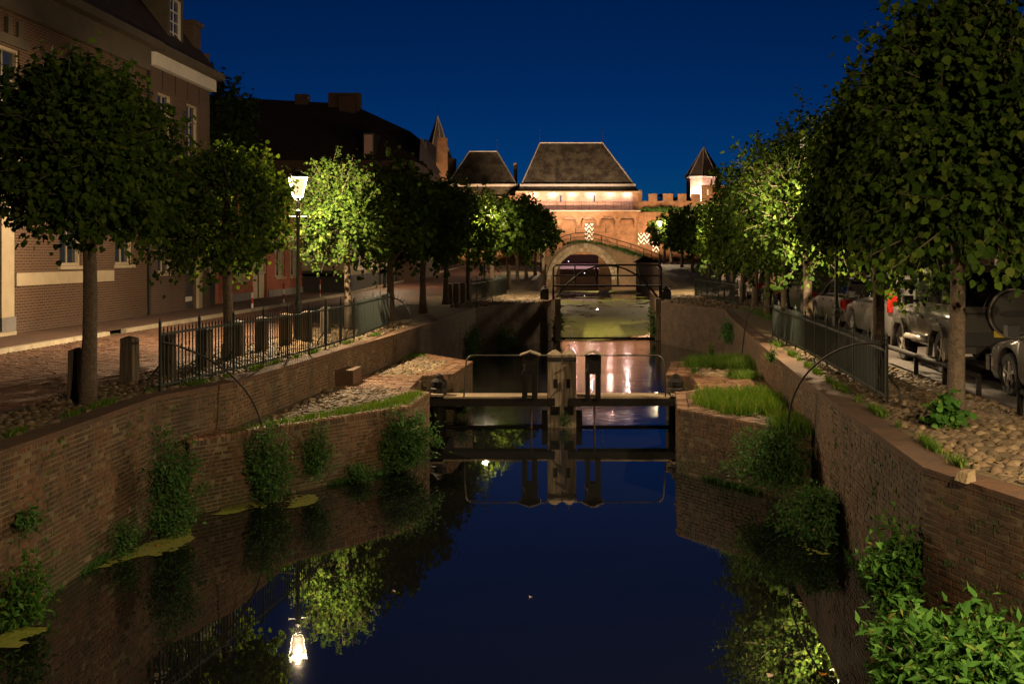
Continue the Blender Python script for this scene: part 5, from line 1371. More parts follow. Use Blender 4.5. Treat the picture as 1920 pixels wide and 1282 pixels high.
# large classical brick house, nearest on the left
XF = -14.6; ZH = 2.02
f1 = Face((XF, 0, 0), (0, 1, 0), (1, 0, 0))
h1 = empty('brick_house', (XF, 24, ZH), 0, 'large dark brick house with cream stone trim and dormers, half hidden by the nearest linden', 'house')
h1.location = (0, 0, 0)
holes = []
for u in (19.5, 23.2, 27.2, 31.2, 34.0):
    holes.append((u - .65, u + .65, 7.0, 9.35)); 
low = [(18.9, 20.1, 3.75, 6.0), (26.5, 27.7, 2.1, 5.3), (30.0, 31.3, 3.72, 6.0), (33.6, 34.9, 3.72, 6.0), (22.5, 23.8, 3.75, 6.0)]
low[1] = (25.6, 26.75, 2.05, 5.2)
mb = f1.wall(MB(), 14, 36.1, 1.9, 10.7, holes + low); mb.build('wall', M['house_brick'], h1)
MB().box(-24, XF - .22, 14, 36.1, 1.9, 10.7).build('wall_core', M['dark_plinth'], h1)
for h in holes:
    f1.window(h1, h, 2, 3, 'cream')
    m2 = MB(); f1.box(m2, h[0] - .30, h[1] + .30, h[3] + .05, h[3] + .30, .0, .10); m2.build('lintel', M['shaded_stone'], h1)
    for k in (-1, 0, 1):
        uc = (h[0] + h[1]) / 2 + k * .62
        f1.box(m3 := MB(), uc - .11 - .03 * abs(k), uc + .11, h[3] + .302, h[3] + .72, 0, .07 if k else .12); m3.build('keystone', M['shaded_stone'], h1)
for i, h in enumerate(low):
    if i == 1:
        dm = MB(); f1.box(dm, h[0] + .1, h[1] - .1, h[2], h[3] - .7, -.15, -.10); d_ = dm.build('door', M['black_car'], h1)
        f1.box(q := MB(), h[0] + .25, h[1] - .25, h[2] + 1.3, h[2] + 2.1, -.099, -.08); q.build('door_panel', M['dark_plinth'], d_)
        f1.box(q := MB(), h[0] + .25, h[1] - .25, h[2] + .3, h[2] + 1.1, -.099, -.08); q.build('door_panel', M['dark_plinth'], d_)
        f1.window(h1, (h[0], h[1], h[3] - .68, h[3]), 2, 1, 'cream', sill=False, name='fanlight')
        for s0, s1 in ((h[0] - .42, h[0] - .02), (h[1] + .02, h[1] + .62)):
            f1.box(q := MB(), s0, s1, 1.95, 5.4, 0, .12); q.build('pilaster', M['cream'], h1)
            f1.box(q := MB(), s0 - .04, s1 + .04, 1.95, 2.45, .0, .15); q.build('pilaster_base', M['grey_plinth'], h1)
        f1.box(q := MB(), h[0] - .3, h[1] + .3, 1.9, 2.10, .0, .35); q.build('doorstep', M['kerb'], h1)
    else:
        f1.window(h1, h, 2, 3, 'cream')
        f1.box(q := MB(), h[0] - .28, h[1] + .28, h[3] + .02, h[3] + .35, 0, .08); q.build('lintel', M['cream'], h1)
f1.box(q := MB(), 27.6, 33.4, 3.22, 3.56, 0, .06); q.build('stone_band', M['cream'], h1)
f1.box(q := MB(), 14, 25.1, 3.22, 3.56, 0, .06); q.build('stone_band', M['cream'], h1)
f1.box(q := MB(), 27.4, 36.1, 1.9, 2.30, 0, .03); q.build('plinth', M['house_brick_dark'], h1)
f1.box(q := MB(), 14, 36.1, 6.25, 6.5, 0, .07); q.build('stone_band', M['cream'], h1)
f1.box(q := MB(), 14, 36.0, 10.25, 11.0, 0.0, .16); q.build('frieze', M['shaded_stone'], h1)
f1.box(q := MB(), 14, 36.4, 11.0, 11.25, -.1, .5); q.build('gutter', M['shaded_stone'], h1)
MB().add([(XF + .3, 14, 11.25), (XF + .3, 36.3, 11.25), (-17.6, 36.3, 16.0), (-17.6, 14, 16.0), (-24, 14, 16.0), (-24, 36.3, 16)], [(0, 1, 2, 3), (3, 2, 5, 4)]).build('roof', M['roof_dark'], h1)
MB().tube([(XF + .1, 36.05, 1.9), (XF + .1, 36.05, 10.9)], .055, 8).build('drainpipe', M['iron_black'], h1)
def dormer(root, yc, w, z0, h):
    xf = XF - .25; d = MB()
    fd = Face((xf, yc, 0), (0, 1, 0), (1, 0, 0)); hl = (-w / 2 + .22, w / 2 - .22, z0 + .25, z0 + h - .35)
    fd.wall(d, -w / 2, w / 2, z0, z0 + h, [hl], .12)
    for s in (-1, 1): d.poly([(xf, yc + s * w / 2, z0), (xf, yc + s * w / 2, z0 + h), (xf - 2.6, yc + s * w / 2, z0 + h), (xf - .6, yc + s * w / 2, z0)])
    do = d.build('dormer', M['shaded_stone'], root)
    fd.window(do, hl, 2, 4, 'white_paint', sill=False, fw=.06, depth=.12)
    MB().add([(xf + .2, yc - w / 2 - .18, z0 + h), (xf + .2, yc + w / 2 + .18, z0 + h), (xf + .2, yc, z0 + h + .5), (xf - 2.6, yc - w / 2 - .18, z0 + h), (xf - 2.6, yc + w / 2 + .18, z0 + h), (xf - 2.6, yc, z0 + h + .5)],
             [(0, 1, 2), (0, 2, 5, 3), (1, 4, 5, 2), (0, 3, 4, 1)]).build('dormer_roof', M['shaded_stone'], do)
dormer(h1, 33.0, 1.5, 11.4, 2.2); dormer(h1, 27.0, 1.5, 11.4, 2.2)

h2 = empty('brick_house', (0, 0, 0), 0, 'narrow brown brick house with white cornice next to the large brick house', 'house')
ho = [(37.0, 38.25, 7.3, 9.7), (39.7, 40.9, 7.3, 9.7), (37.0, 38.25, 3.4, 5.8), (39.6, 40.7, 2.05, 5.0)]
f1.wall(MB(), 36.12, 42.2, 1.9, 10.6, ho).build('wall', M['house_brick_dark'], h2)
fe = Face((XF, 42.2, 0), (-1, 0, 0), (0, 1, 0)); fe.wall(MB(), 0, 9, 1.9, 12, []).build('side_wall', M['house_brick_dark'], h2)
for i, h in enumerate(ho):
    if i == 3:
        f1.box(q := MB(), h[0] + .06, h[1] - .06, h[2], h[3] - .06, -.15, -.1); dd = q.build('door', M['dark_plinth'], h2)
        f1.box(q := MB(), h[0] + .2, h[1] - .2, h[2] + .25, h[2] + .42, -.099, -.08); q.build('letter_plate', M['white_paint'], dd)
        f1.box(q := MB(), h[1] + .02, h[1] + .4, 1.95, 4.9, 0, .1); q.build('pilaster', M['cream'], h2)
    else: f1.window(h2, h, 2, 4, 'cream', 'glass')
f1.box(q := MB(), 36.3, 42.35, 10.5, 10.95, 0, .22); q.build('cornice', M['white_paint'], h2)
f1.box(q := MB(), 36.3, 42.5, 10.951, 11.2, 0, .52); q.build('gutter', M['shaded_stone'], h2)
for u in (37.4, 38.6, 39.8, 41.0): f1.box(q := MB(), u, u + .03, 8.9 if False else 9.8, 10.49, 0, .02); q.build('wall_anchor', M['iron_black'], h2)
MB().add([(XF + .35, 36.35, 11.2), (XF + .35, 42.3, 11.2), (-17.6, 42.3, 15.6), (-17.6, 36.35, 15.6), (-22, 36.35, 15.6), (-22, 42.3, 15.6), (XF + .35, 42.3, 10.9), (-22, 42.3, 10.9)], [(0, 1, 2, 3), (3, 2, 5, 4), (6, 7, 5, 2, 1)]).build('roof', M['roof_dark'], h2)
dormer(h2, 39.3, 1.5, 11.5, 2.3)
MB().box(-15.9, -14.95, 41.4, 42.2, 11.6, 13.0).box(-16.0, -14.85, 41.3, 42.3, 13.0, 13.15).build('chimney', M['house_brick_dark'], h2)

# low red brick house with cream door, then plastered shop with dark plinth
h3 = empty('brick_house', (0, 0, 0), 0, 'low red brick house with a cream door and curtained windows behind the lamp post', 'house')
XR = -15.0
f3 = Face((XR, 0, 0), (0, 1, 0), (1, 0, 0))
ho = [(43.2, 44.4, 2.0, 4.9), (46.8, 48.2, 2.95, 5.0), (49.1, 51.3, 2.0, 5.1), (52.7, 54.4, 2.95, 5.0), (55.4, 57.2, 2.95, 5.0)]
f3.wall(MB(), 42.25, 57.9, 1.9, 7.0, ho).build('wall', M['house_brick_red'], h3)
for i, h in enumerate(ho):
    if i in (0, 2):
        f3.box(q := MB(), h[0] + .08, h[1] - .08, h[2], h[2] + 1.15, -.15, -.10); dd = q.build('door', M['cream' if i == 2 else 'dark_plinth'], h3)
        f3.box(q := MB(), (h[0] + h[1]) / 2 - .03, (h[0] + h[1]) / 2 + .03, h[2], h[3] - .1, -.10, -.06); q.build('door_gap', M['trim'], dd)
        f3.window(h3, (h[0], h[1], h[2] + 1.16, h[3]), 2, 1, 'cream', sill=False, name='door_window', curtain='curtain' if i == 2 else None)
    else: f3.window(h3, h, 1, 1, 'cream', curtain='curtain')
f3.box(q := MB(), 44.9, 48.9, 1.9, 2.35, 0, .05); q.build('plinth', M['grey_plinth'], h3)
f3.box(q := MB(), 51.5, 57.9, 1.9, 2.35, 0, .05); q.build('plinth', M['grey_plinth'], h3)
MB().add([(XR + .25, 42.3, 6.9), (XR + .25, 57.9, 6.9), (-19, 57.9, 9.6), (-19, 42.3, 9.6), (-24, 42.3, 9.6), (-24, 57.9, 9.6)], [(0, 1, 2, 3), (3, 2, 5, 4)]).build('roof', M['roof_dark'], h3)

h4 = empty('corner_shop', (0, 0, 0), 0, 'cream plastered corner shop with a black plinth and large curtained window', 'shop')
YS0, XS0 = 58.0, -12.75
fa = Face((-16.0, YS0, 0), (1, 0, 0), (0, -1, 0)); ho = [(.95, 2.45, 3.35, 5.6)]
fa.wall(MB(), 0, 3.25, 3.05, 7.4, ho).build('front_wall', M['cream'], h4)
fa.window(h4, ho[0], 1, 1, 'cream', curtain='curtain', sill=True)
fa.box(q := MB(), .6, 2.75, 2.9, 3.2, 0, .05); q.build('dark_panel', M['dark_plinth'], h4)
fa.wall(q := MB(), 0, 3.25, 1.9, 3.05, []); fa.box(q, 0, 3.3, 1.9, 3.04, 0, .05); q.build('plinth', M['dark_plinth'], h4)
fb = Face((XS0, 0, 0), (0, 1, 0), (1, 0, 0)); ho = [(60.5, 62.6, 3.3, 5.4), (64.5, 66.6, 3.3, 5.4), (69.5, 71.6, 3.3, 5.4), (75, 77, 3.3, 5.2)]
fb.wall(MB(), YS0, 74.0, 1.95, 7.4, ho[:3]).build('side_wall', M['cream'], h4)
for h in ho[:3]: fb.window(h4, h, 1, 1, 'white_paint', 'lit_window' if h[0] == 69.5 else 'glass', curtain='curtain')
fb.box(q := MB(), YS0 - .05, 74, 1.9, 2.95, 0, .05); q.build('plinth', M['dark_plinth'], h4)
MB().tube([(XS0 + .1, 68, 1.95), (XS0 + .1, 68, 7.3)], .06, 8).build('drainpipe', M['iron_black'], h4)
MB().add([(XS0 + .3, YS0 - .3, 7.4), (XS0 + .3, 74, 7.4), (-17, 74, 8.6), (-17, YS0 + 3, 8.6), (-17, YS0 - .3, 7.4), (-24, 74, 8.6), (-24, YS0 + 3, 8.6), (-24, YS0 - .3, 7.4)], [(0, 1, 2, 3), (0, 3, 4), (3, 2, 5, 6), (4, 3, 6, 7)]).build('roof', M['roof_dark'], h4)
h5 = empty('brick_house', (0, 0, 0), 0, 'far brown brick house front seen between the roadside trunks', 'house')
fc = Face((-13.3, 0, 0), (0, 1, 0), (1, 0, 0)); ho = [(76, 77.4, 3.2, 5.2), (79.4, 80.6, 2.1, 4.7), (83, 84.6, 3.2, 5.2), (88, 89.6, 3.2, 5.2)]
fc.wall(MB(), 74.02, 95, 1.9, 8.0, ho).build('wall', M['house_brick_dark'], h5)
for i, h in enumerate(ho): fc.window(h5, h, 2, 2, 'white_paint', 'glass')
MB().add([(-13.0, 74.1, 8.0), (-13.0, 95, 8.0), (-17, 95, 10.5), (-17, 74.1, 10.5)], [(0, 1, 2, 3)]).build('roof', M['roof_dark'], h5)

# the long dark roofed building behind, its broad side to us
YB = 76.0
h6 = empty('long_building', (0, 0, 0), 0, 'long building with a huge black pantile roof, two chimneys and one pink lit dormer window', 'building')
def QB(px, py, Y=YB): return Q(px, py, Y)
xl = Q(300, 300, YB)[0]; xrE = Q(788, 302, YB)[0]; ze = Q(788, 302, YB)[2]
MB().poly([(xl, YB, 2), (xrE - .4, YB, 2), (xrE - .4, YB, ze + .2), (xl, YB, ze + .2)]).poly([(xrE - .4, YB, 2), (xrE - .4, YB + 14, 2), (xrE - .4, YB + 14, ze), (xrE - .4, YB, ze)]).build('wall', M['house_brick_dark'], h6)
YR = YB + 5.5
r0 = Q(300, 176, YR); r1 = Q(674, 203, YR); r2 = Q(770, 247, YB + 3.5)
MB().add([(xl, YB - .4, ze), (xrE, YB - .4, ze), Q(788, 262, YB), (r2[0], r2[1], r2[2]), r1, Q(617, 193, YR), r0, (xrE, YB + 12, ze)], [(0, 1, 2, 3, 4, 5, 6), (1, 7, 4, 3, 2)]).build('roof', M['roof_dark'], h6)
cx0 = Q(555, 178, YR); cx1 = Q(579, 178, YR)
MB().box(cx0[0], cx1[0], YR - .4, YR + .4, cx0[2] - 1.8, cx0[2]).build('chimney', M['house_brick_dark'], h6)
cx0 = Q(618, 176, YR); cx1 = Q(676, 176, YR)
MB().box(cx0[0], cx1[0], YR - .5, YR + .5, cx0[2] - 2.2, cx0[2]).box(Q(640, 181, YR)[0], Q(671, 181, YR)[0], YR - .9, YR - .5, cx0[2] - 2.2, cx0[2] - .3).build('chimney', M['house_brick_dark'], h6)
a_, b_ = Q(682, 250, YB), Q(704, 292, YB)
fd = Face((a_[0], YB - .35, 0), (1, 0, 0), (0, -1, 0)); W6 = b_[0] - a_[0]; hl = (.05, W6 - .05, b_[2] + .05, a_[2] - .1)
dm = fd.wall(MB(), 0, W6, b_[2], a_[2], [hl], .08)
dm.poly([(a_[0], YB - .35, a_[2]), (b_[0], YB - .35, a_[2]), (b_[0], YB + 4, a_[2] + .2), (a_[0], YB + 4, a_[2] + .2)]).poly([(a_[0], YB - .35, b_[2]), (a_[0], YB - .35, a_[2]), (a_[0], YB + 4, a_[2])]).poly([(b_[0], YB - .35, b_[2]), (b_[0], YB - .35, a_[2]), (b_[0], YB + 4, a_[2])])
do = dm.build('dormer', M['dark_plinth'], h6)
fd.window(do, hl, 1, 1, 'dark_plinth', 'pink_lit_pane', sill=False, fw=.04, depth=.08)
# gable with white boards just before the castle
h7 = empty('gabled_house', (0, 0, 0), 0, 'small house with white verge boards squeezed between the black roof and the spire', 'house')
YC = 92.0
p0, p1 = Q(786, 303, YC), Q(801, 340, YC)
MB().box(p0[0] - 3, p1[0], YC, YC + 8, 2.5, p0[2]).build('wall', M['house_brick_dark'], h7)
for px in (789.5, 793.5, 798):
    q0, q1 = Q(px, 258 + (px - 789) * .8, YC), Q(px, 301, YC)
    MB().box(q0[0] - .07, q0[0] + .07, YC - .12, YC, q1[2], q0[2]).build('verge_board', M['white_paint'], h7)
MB().box(p0[0] - 3, Q(800, 0, YC)[0], YC, YC + 6, p0[2], Q(795, 262, YC)[2]).build('attic', M['roof_dark'], h7)
for k in range(3):
    q0, q1 = Q(786, 309 + 5 * k, YC), Q(812, 322 + 5 * k, YC)
    MB().beam((q0[0], YC - .3 - .1 * k, q0[2]), (q1[0], YC - .3 - .1 * k, q1[2]), .25, .12).build('cornice_board', M['cream'], h7)

# houses behind the car side lindens
for k, (ya, yb, hgt, mt, lab) in enumerate(((6, 24, 8.5, 'house_brick_dark', 'dark brick house behind the off-roader, hidden by the lindens'), (24.1, 46, 9.2, 'house_brick_dark', 'brown brick house behind the far parked cars, hidden by the lindens'), (46.1, 78, 8.6, 'house_brick_dark', 'long dark house at the far end behind the car side lindens'))):
    hx = empty('brick_house', (0, 0, 0), 0, lab, 'house'); fx = Face((13.4, 0, 0), (0, 1, 0), (-1, 0, 0))
    hol = []
    u = ya + 2
    while u < yb - 2:
        hol += [(u, u + 1.2, 3.1, 5.1), (u, u + 1.2, 6.2, 8.0)]; u += 3.6
    fx.wall(MB(), ya, yb, 1.9, hgt, hol).build('wall', M[mt], hx)
    for h in hol: fx.window(hx, h, 2, 3, 'white_paint')
    MB().add([(13.0, ya, hgt), (13.0, yb, hgt), (17.5, yb, hgt + 4), (17.5, ya, hgt + 4), (22, ya, hgt), (22, yb, hgt)], [(0, 1, 2, 3), (3, 2, 5, 4), (0, 3, 4), (1, 5, 2)]).build('roof', M['roof_dark'], hx)
    MB().poly([(13.4, ya, 1.9), (22, ya, 1.9), (22, ya, hgt), (13.4, ya, hgt)]).build('side_wall', M[mt], hx)

# ------------------------------------------------------------------ upper lock head: footbridge, capstans, timber posts
YU = 51.0
fbx0, fbx1 = (1037 - VX) * YU / F, (1240 - VX) * YU / F
fb_ = empty('footbridge', (fbx0, YU, 0), 0, 'black iron footbridge with arched railing across the upper lock opening', 'footbridge'); fb_.location = (0, 0, 0)
zt_, zm_, zd_ = Q(0, 497, YU)[2], Q(0, 517, YU)[2], Q(0, 535, YU)[2]
for yy in (YU, YU + .95):
    rl = MB(); c_ = .18
    pts = [(fbx0, yy, 1.9), (fbx0, yy, zt_ - c_)] + [(fbx0 + c_ * (1 - math.cos(a)), yy, zt_ - c_ + c_ * math.sin(a)) for a in np.linspace(.3, 1.57, 4)] + [(fbx1 - c_ * (1 - math.cos(a)), yy, zt_ - c_ + c_ * math.sin(a)) for a in np.linspace(1.57, .3, 4)] + [(fbx1, yy, zt_ - c_), (fbx1, yy, 1.9)]
    top = rl.tube(pts, .045, 6).build('railing', M['iron_black'], fb_)
    MB().tube([(fbx0, yy, zm_), (fbx1, yy, zm_)], .028, 6).build('mid_rail', M['iron_black'], top)
    for px in (1078, 1118, 1159, 1199):
        xx = (px - VX) * YU / F
        MB().tube([(xx, yy, zd_), (xx, yy, zt_)], .034, 6).build('baluster', M['iron_black'], top)
    ar = []
    for t in np.linspace(-1, 1, 17):
        ar.append(((fbx0 + fbx1) / 2 + t * (fbx1 - fbx0) * .47, yy - .05, zt_ - .03 - (zt_ - 2.05) * abs(t) ** 2.2))
    MB().tube(ar, .038, 6).build('arch_brace', M['iron_black'], top)
MB().box(fbx0, fbx1, YU - .05, YU + 1.0, zd_ - .07, zd_).build('deck', M['wood_dark'], fb_)
for px, lab in ((1021, 'black iron capstan on the quay at the road end of the footbridge'), (1250, 'black iron capstan on the quay at the car end of the footbridge')):
    xx = (px - VX) * YU / F
    cp = empty('capstan', (xx, YU, 1.9), 0, lab, 'capstan')
    MB().box(-.2, .2, -.2, .2, -.02, .42).build('gear_case', M['iron_black'], cp)
    MB().lathe([(.16, .42), (.2, .47), (.2, .53), (.1, .57), (.08, .66), (.03, .68)], 12).build('drum', M['iron_black'], cp)
    MB().tube([(0, 0, .6), (.26, 0, .66), (.26, 0, .8)], .018, 6).build('crank', M['iron_black'], cp)
for px, lab in ((1046, 'timber fender post at the road side of the upper lock opening'), (1234, 'timber fender post at the car side of the upper lock opening')):
    xx = (px - VX) * 50.2 / F
    ps = MB().box(xx - .13, xx + .13, 50.0, 50.4, -1, 2.0).build('fender_post', M['wood_grey']); tag(ps, lab, 'post')
sl = MB().box(-1.28, 3.85, 50.7, 50.86, -.6, .13).build('gate_sill', M['wood_dark']); tag(sl, 'dark timber sill closing the upper lock opening at the water', 'sill')
# swan
sw = MB().tube([(-.62, 0, .2), (-.5, 0, .2), (-.3, 0, .19), (-.05, 0, .17), (.2, 0, .17), (.36, 0, .2), (.44, 0, .3), (.47, 0, .42), (.5, 0, .52), (.56, 0, .56), (.63, 0, .545), (.70, 0, .53)],
               [.02, .10, .19, .23, .21, .13, .075, .055, .05, .06, .05, .012], 10)
sx, sy, _ = Q(1133, 545, 113.0)
so = sw.build('swan', M['swan'], None, (sx, sy, .02), smooth=True); tag(so, 'white swan resting on the duckweed before the stone bridge', 'swan')

# ------------------------------------------------------------------ stone arch bridge
YBr, TBr = 125.0, 5.5
br = empty('stone_bridge', (0, 0, 0), 0, 'old arched stone bridge with iron railing in front of the gatehouse', 'bridge')
acx = Q(1094, 0, YBr)[0]; ra = 3.3; zsp = 1.2
def arch_pt(r, a): return (acx + r * math.cos(a), zsp + r * math.sin(a))
topline = [Q(px, py, YBr) for px, py in ((1022, 485), (1040, 470), (1058, 460), (1078, 455), (1100, 454), (1125, 459), (1150, 466), (1185, 476), (1215, 487), (1243, 498), (1300, 505), (1345, 508))]
NA = 24
sp_ = MB()
fp = [(topline[0][0] - 6, 0), (topline[0][0] - 6, topline[0][2] - .3)] + [(p[0], p[2]) for p in topline] + [(topline[-1][0], 0)]
# spandrel as fan of quads between arch and top line
def top_z(x):
    pts = [(topline[0][0] - 6, topline[0][2] - .4)] + [(p[0], p[2]) for p in topline]
    return interp(pts, x)
RO = ra + .98
xs_ = [topline[0][0] - 6] + list(np.linspace(topline[0][0] - 4, acx - RO, 6)) + [acx + RO * math.cos(a) for a in np.linspace(math.pi, 0, 33)][1:] + list(np.linspace(acx + RO, topline[-1][0], 10))[1:]
for yy in (YBr, YBr + TBr):
    sp_ = MB()
    for x0, x1 in zip(xs_[:-1], xs_[1:]):
        def lowz(x):
            d = abs(x - acx)
            return zsp + math.sqrt(max(RO * RO - d * d, 0)) if d < RO - 1e-6 else (-.8 if d > RO + 1e-6 else zsp)
        mid = (x0 + x1) / 2
        if abs(mid - acx) < RO: z0, z1 = zsp + math.sqrt(max(RO ** 2 - (x0 - acx) ** 2, 0)), zsp + math.sqrt(max(RO ** 2 - (x1 - acx) ** 2, 0))
        else: z0 = z1 = -.8
        sp_.poly([(x0, yy, min(z0, top_z(x0) - .01)), (x1, yy, min(z1, top_z(x1) - .01)), (x1, yy, top_z(x1)), (x0, yy, top_z(x0))])
    sp_.build('spandrel', M['bridge_brick'], br)
ft = MB()
for s in (-1, 1):
    ft.box(*sorted((acx + s * ra, acx + s * RO)), YBr - .02, YBr + TBr, -.8, zsp)
ft.build('abutment', M['bridge_brick'], br)
ba = MB()
for a0, a1 in zip(np.linspace(0, math.pi, NA + 1)[:-1], np.linspace(0, math.pi, NA + 1)[1:]):
    (xa_, za_), (xb_, zb2) = arch_pt(ra + .04, a0), arch_pt(ra + .04, a1)
    ba.poly([(xa_, YBr, za_), (xb_, YBr, zb2), (xb_, YBr + TBr, zb2), (xa_, YBr + TBr, za_)])
ba.build('barrel', M['bridge_brick'], br)
dk = MB()
for x0, x1 in zip(xs_[:-1], xs_[1:]): dk.poly([(x0, YBr, top_z(x0)), (x1, YBr, top_z(x1)), (x1, YBr + TBr, top_z(x1)), (x0, YBr + TBr, top_z(x0))])
dk.build('deck', M['soil'], br)
def voussoirs(r0, r1, n, proud, mt):
    for k in range(n):
        a0, a1 = math.pi * (k + .04) / n, math.pi * (k + .96) / n
        c = [arch_pt(r0, a0), arch_pt(r1, a0), arch_pt(r1, a1), arch_pt(r0, a1)]
        vs = [(x_, YBr - proud - random.uniform(0, .04), z_) for x_, z_ in c] + [(x_, YBr + .4, z_) for x_, z_ in c]
        MB().add(vs, [(0, 1, 2, 3), (7, 6, 5, 4), (0, 4, 5, 1), (1, 5, 6, 2), (2, 6, 7, 3), (3, 7, 4, 0)]).build('voussoir', M[mt], br)
voussoirs(ra, ra + .42, 26, .06, 'stone'); voussoirs(ra + .47, RO, 24, .14, 'stone')
rlg = MB(); pp = []
for px in np.linspace(1022, 1243, 24):
    x_ = (px - VX) * YBr / F; pp.append((x_, YBr + .25, top_z(x_) + 1.12))
MB().tube(pp, .05, 6).build('railing', M['iron_black'], br)
MB().tube([(a, b, c - .5) for a, b, c in pp], .035, 6).build('mid_rail', M['iron_black'], br)
for px in (1041, 1070, 1099, 1128, 1157, 1183, 1207, 1222, 1240):
    x_ = (px - VX) * YBr / F
    MB().tube([(x_, YBr + .25, top_z(x_) - .1), (x_, YBr + .25, top_z(x_) + 1.15)], .055, 6).build('railing_post', M['iron_black'], br)
rg = random.Random(9)
for lab, pl, n_, h_ in (('tufts of grass growing on top of the stone arch', [(-1.8, 125.05), (3.4, 125.05), (3.4, 125.6), (-1.8, 125.6)], 700, .7), ('grass and ivy growing down the bridge ramp', [(3.6, 125.02), (9.5, 125.02), (9.5, 125.6), (3.6, 125.6)], 1400, .8)):
    sp = [(x_, y_, top_z(x_) - .25) for x_, y_, _ in spots_in(pl, n_, 0, 5)]
    o = blade_mesh('grass', sp, h_, .03, M['leaf_wall'], 8); tag(o, lab, 'grass', kind='stuff')
# bicycle leaning on the bridge railing
bi = empty('bicycle', (Q(1131, 0, 125.4)[0], 125.45, top_z(Q(1131, 0, 125.4)[0])), 0, 'bicycle leaning on the railing at the top of the stone bridge', 'bicycle')
for x_ in (-.52, .52):
    tw = MB(); tw.tube([(x_ + .33 * math.cos(a), 0, .34 + .33 * math.sin(a)) for a in np.linspace(0, 6.283, 17)], .025, 5, cap=False); tw.build('wheel', M['rubber'], bi)
MB().tube([(-.52, 0, .34), (-.15, 0, .32), (.38, 0, .8), (-.24, 0, .78), (-.15, 0, .32)], .022, 5).tube([(.52, 0, .34), (.36, 0, .9), (.28, 0, 1.0)], .022, 5).tube([(-.15, 0, .32), (-.28, 0, .92)], .02, 5).tube([(-.52, 0, .34), (-.24, 0, .78)], .018, 5).build('frame', M['galv'], bi)
MB().box(-.4, -.18, -.07, .07, .92, .98).build('saddle', M['trim'], bi)
MB().tube([(.2, -.26, 1.04), (.3, 0, 1.0), (.2, .26, 1.04)], .018, 5).build('handlebar', M['galv'], bi)

# ------------------------------------------------------------------ gatehouse (castle) and town wall
YK = 140.0
def K(px, py, Y=YK): return Q(px, py, Y)
gk = empty('gatehouse', (0, 0, 0), 0, 'floodlit medieval brick gatehouse with steep shingle roofs over the canal', 'gatehouse')
def kx(px, Y=YK): return Q(px, 0, Y)[0]
def kz(py, Y=YK): return Q(0, py, Y)[2]
# lower wall with the water gate opening
fk = Face((0, YK, 0), (1, 0, 0), (0, -1, 0))
lo = MB()
fk.wall(lo, kx(1020), kx(1193), -.8, kz(412), [(kx(1050), kx(1122), -.8, 4.2), (kx(1096), kx(1113), kz(452), kz(418))], .5)
lo.poly([(kx(1020), YK, -.8), (kx(1020), YK + 9, -.8), (kx(1020), YK + 9, kz(412)), (kx(1020), YK, kz(412))]); lo.poly([(kx(1193), YK, -.8), (kx(1193), YK + 9, -.8), (kx(1193), YK + 9, kz(412)), (kx(1193), YK, kz(412))])
lo.build('lower_wall', M['castle_brick'], gk)
fl_ = Face((0, YK + 1.2, 0), (1, 0, 0), (0, -1, 0))
fl_.wall(MB(), kx(800), kx(1020), 2, kz(366), [(kx(862), kx(900), kz(392), kz(375)), (kx(905), kx(950), kz(392), kz(375))], .4).build('wing_wall', M['castle_brick'], gk)
for a, b in ((862, 880), (882, 900), (905, 926), (929, 950)):
    fl_.window(gk, (kx(a), kx(b), kz(392), kz(375)), 1, 1, 'white_paint', 'lit_window', sill=False, fw=.12, depth=.3)
# projecting gallery on corbel arches
gy = YK - 1.5
ga = MB(); ax0, ax1 = kx(1013), kx(1193); nb = 5; bw = (ax1 - ax0) / nb; zg0, zg1 = kz(417), kz(397)
for k in range(nb):
    u0, u1 = ax0 + k * bw, ax0 + (k + 1) * bw; c = (u0 + u1) / 2; rr_ = bw * .38
    pts = [(c + rr_ * math.cos(a), zg0 + .15 + rr_ * .62 * math.sin(a)) for a in np.linspace(math.pi, 0, 9)]
    q0 = [(u0, zg1)] + [(u0, zg0)] + [(c - rr_, zg0)] + pts + [(c + rr_, zg0), (u1, zg0), (u1, zg1)]
    for (xa_, za_), (xb_, zb2) in zip(pts[:-1], pts[1:]):
        ga.poly([(xa_, gy, za_), (xb_, gy, zb2), (xb_, gy, zg1), (xa_, gy, zg1)]); ga.poly([(xa_, gy, za_), (xb_, gy, zb2), (xb_, YK, zb2), (xa_, YK, za_)])
    for xa_, xb_ in ((u0, c - rr_), (c + rr_, u1)):
        ga.poly([(xa_, gy, zg0), (xb_, gy, zg0), (xb_, gy, zg1), (xa_, gy, zg1)]); ga.poly([(xa_, gy, zg0), (xb_, gy, zg0), (xb_, YK, zg0 - .8), (xa_, YK, zg0 - .8)])
        ga.poly([(xa_, gy, zg0), (xa_, gy, zg1), (xa_, YK, zg1), (xa_, YK, zg0 - .8)]); ga.poly([(xb_, gy, zg0), (xb_, gy, zg1), (xb_, YK, zg1), (xb_, YK, zg0 - .8)])
ga.build('corbel_gallery', M['castle_brick'], gk)
for k in range(1, nb):
    MB().box(ax0 + k * bw - .16, ax0 + k * bw + .16, gy - .12, gy, zg0 - .4, zg0 + .5).build('corbel', M['castle_brick'], gk)
MB().box(kx(1005), kx(1200), gy - .1, YK + 1.2, zg1, zg1 + .12).build('gallery_floor', M['lead'], gk)
gr = MB().tube([(kx(983), gy, zg1 + 1.15), (kx(1196), gy, zg1 + 1.15)], .03, 5); gr.build('gallery_rail', M['iron_black'], gk)
MB().tube([(kx(983), gy, zg1 + .6), (kx(1196), gy, zg1 + .6)], .022, 5).build('gallery_rail', M['iron_black'], gk)
for px in np.linspace(986, 1194, 15): MB().tube([(kx(px), gy, zg1), (kx(px), gy, zg1 + 1.15)], .022, 5).build('rail_post', M['iron_black'], gk)
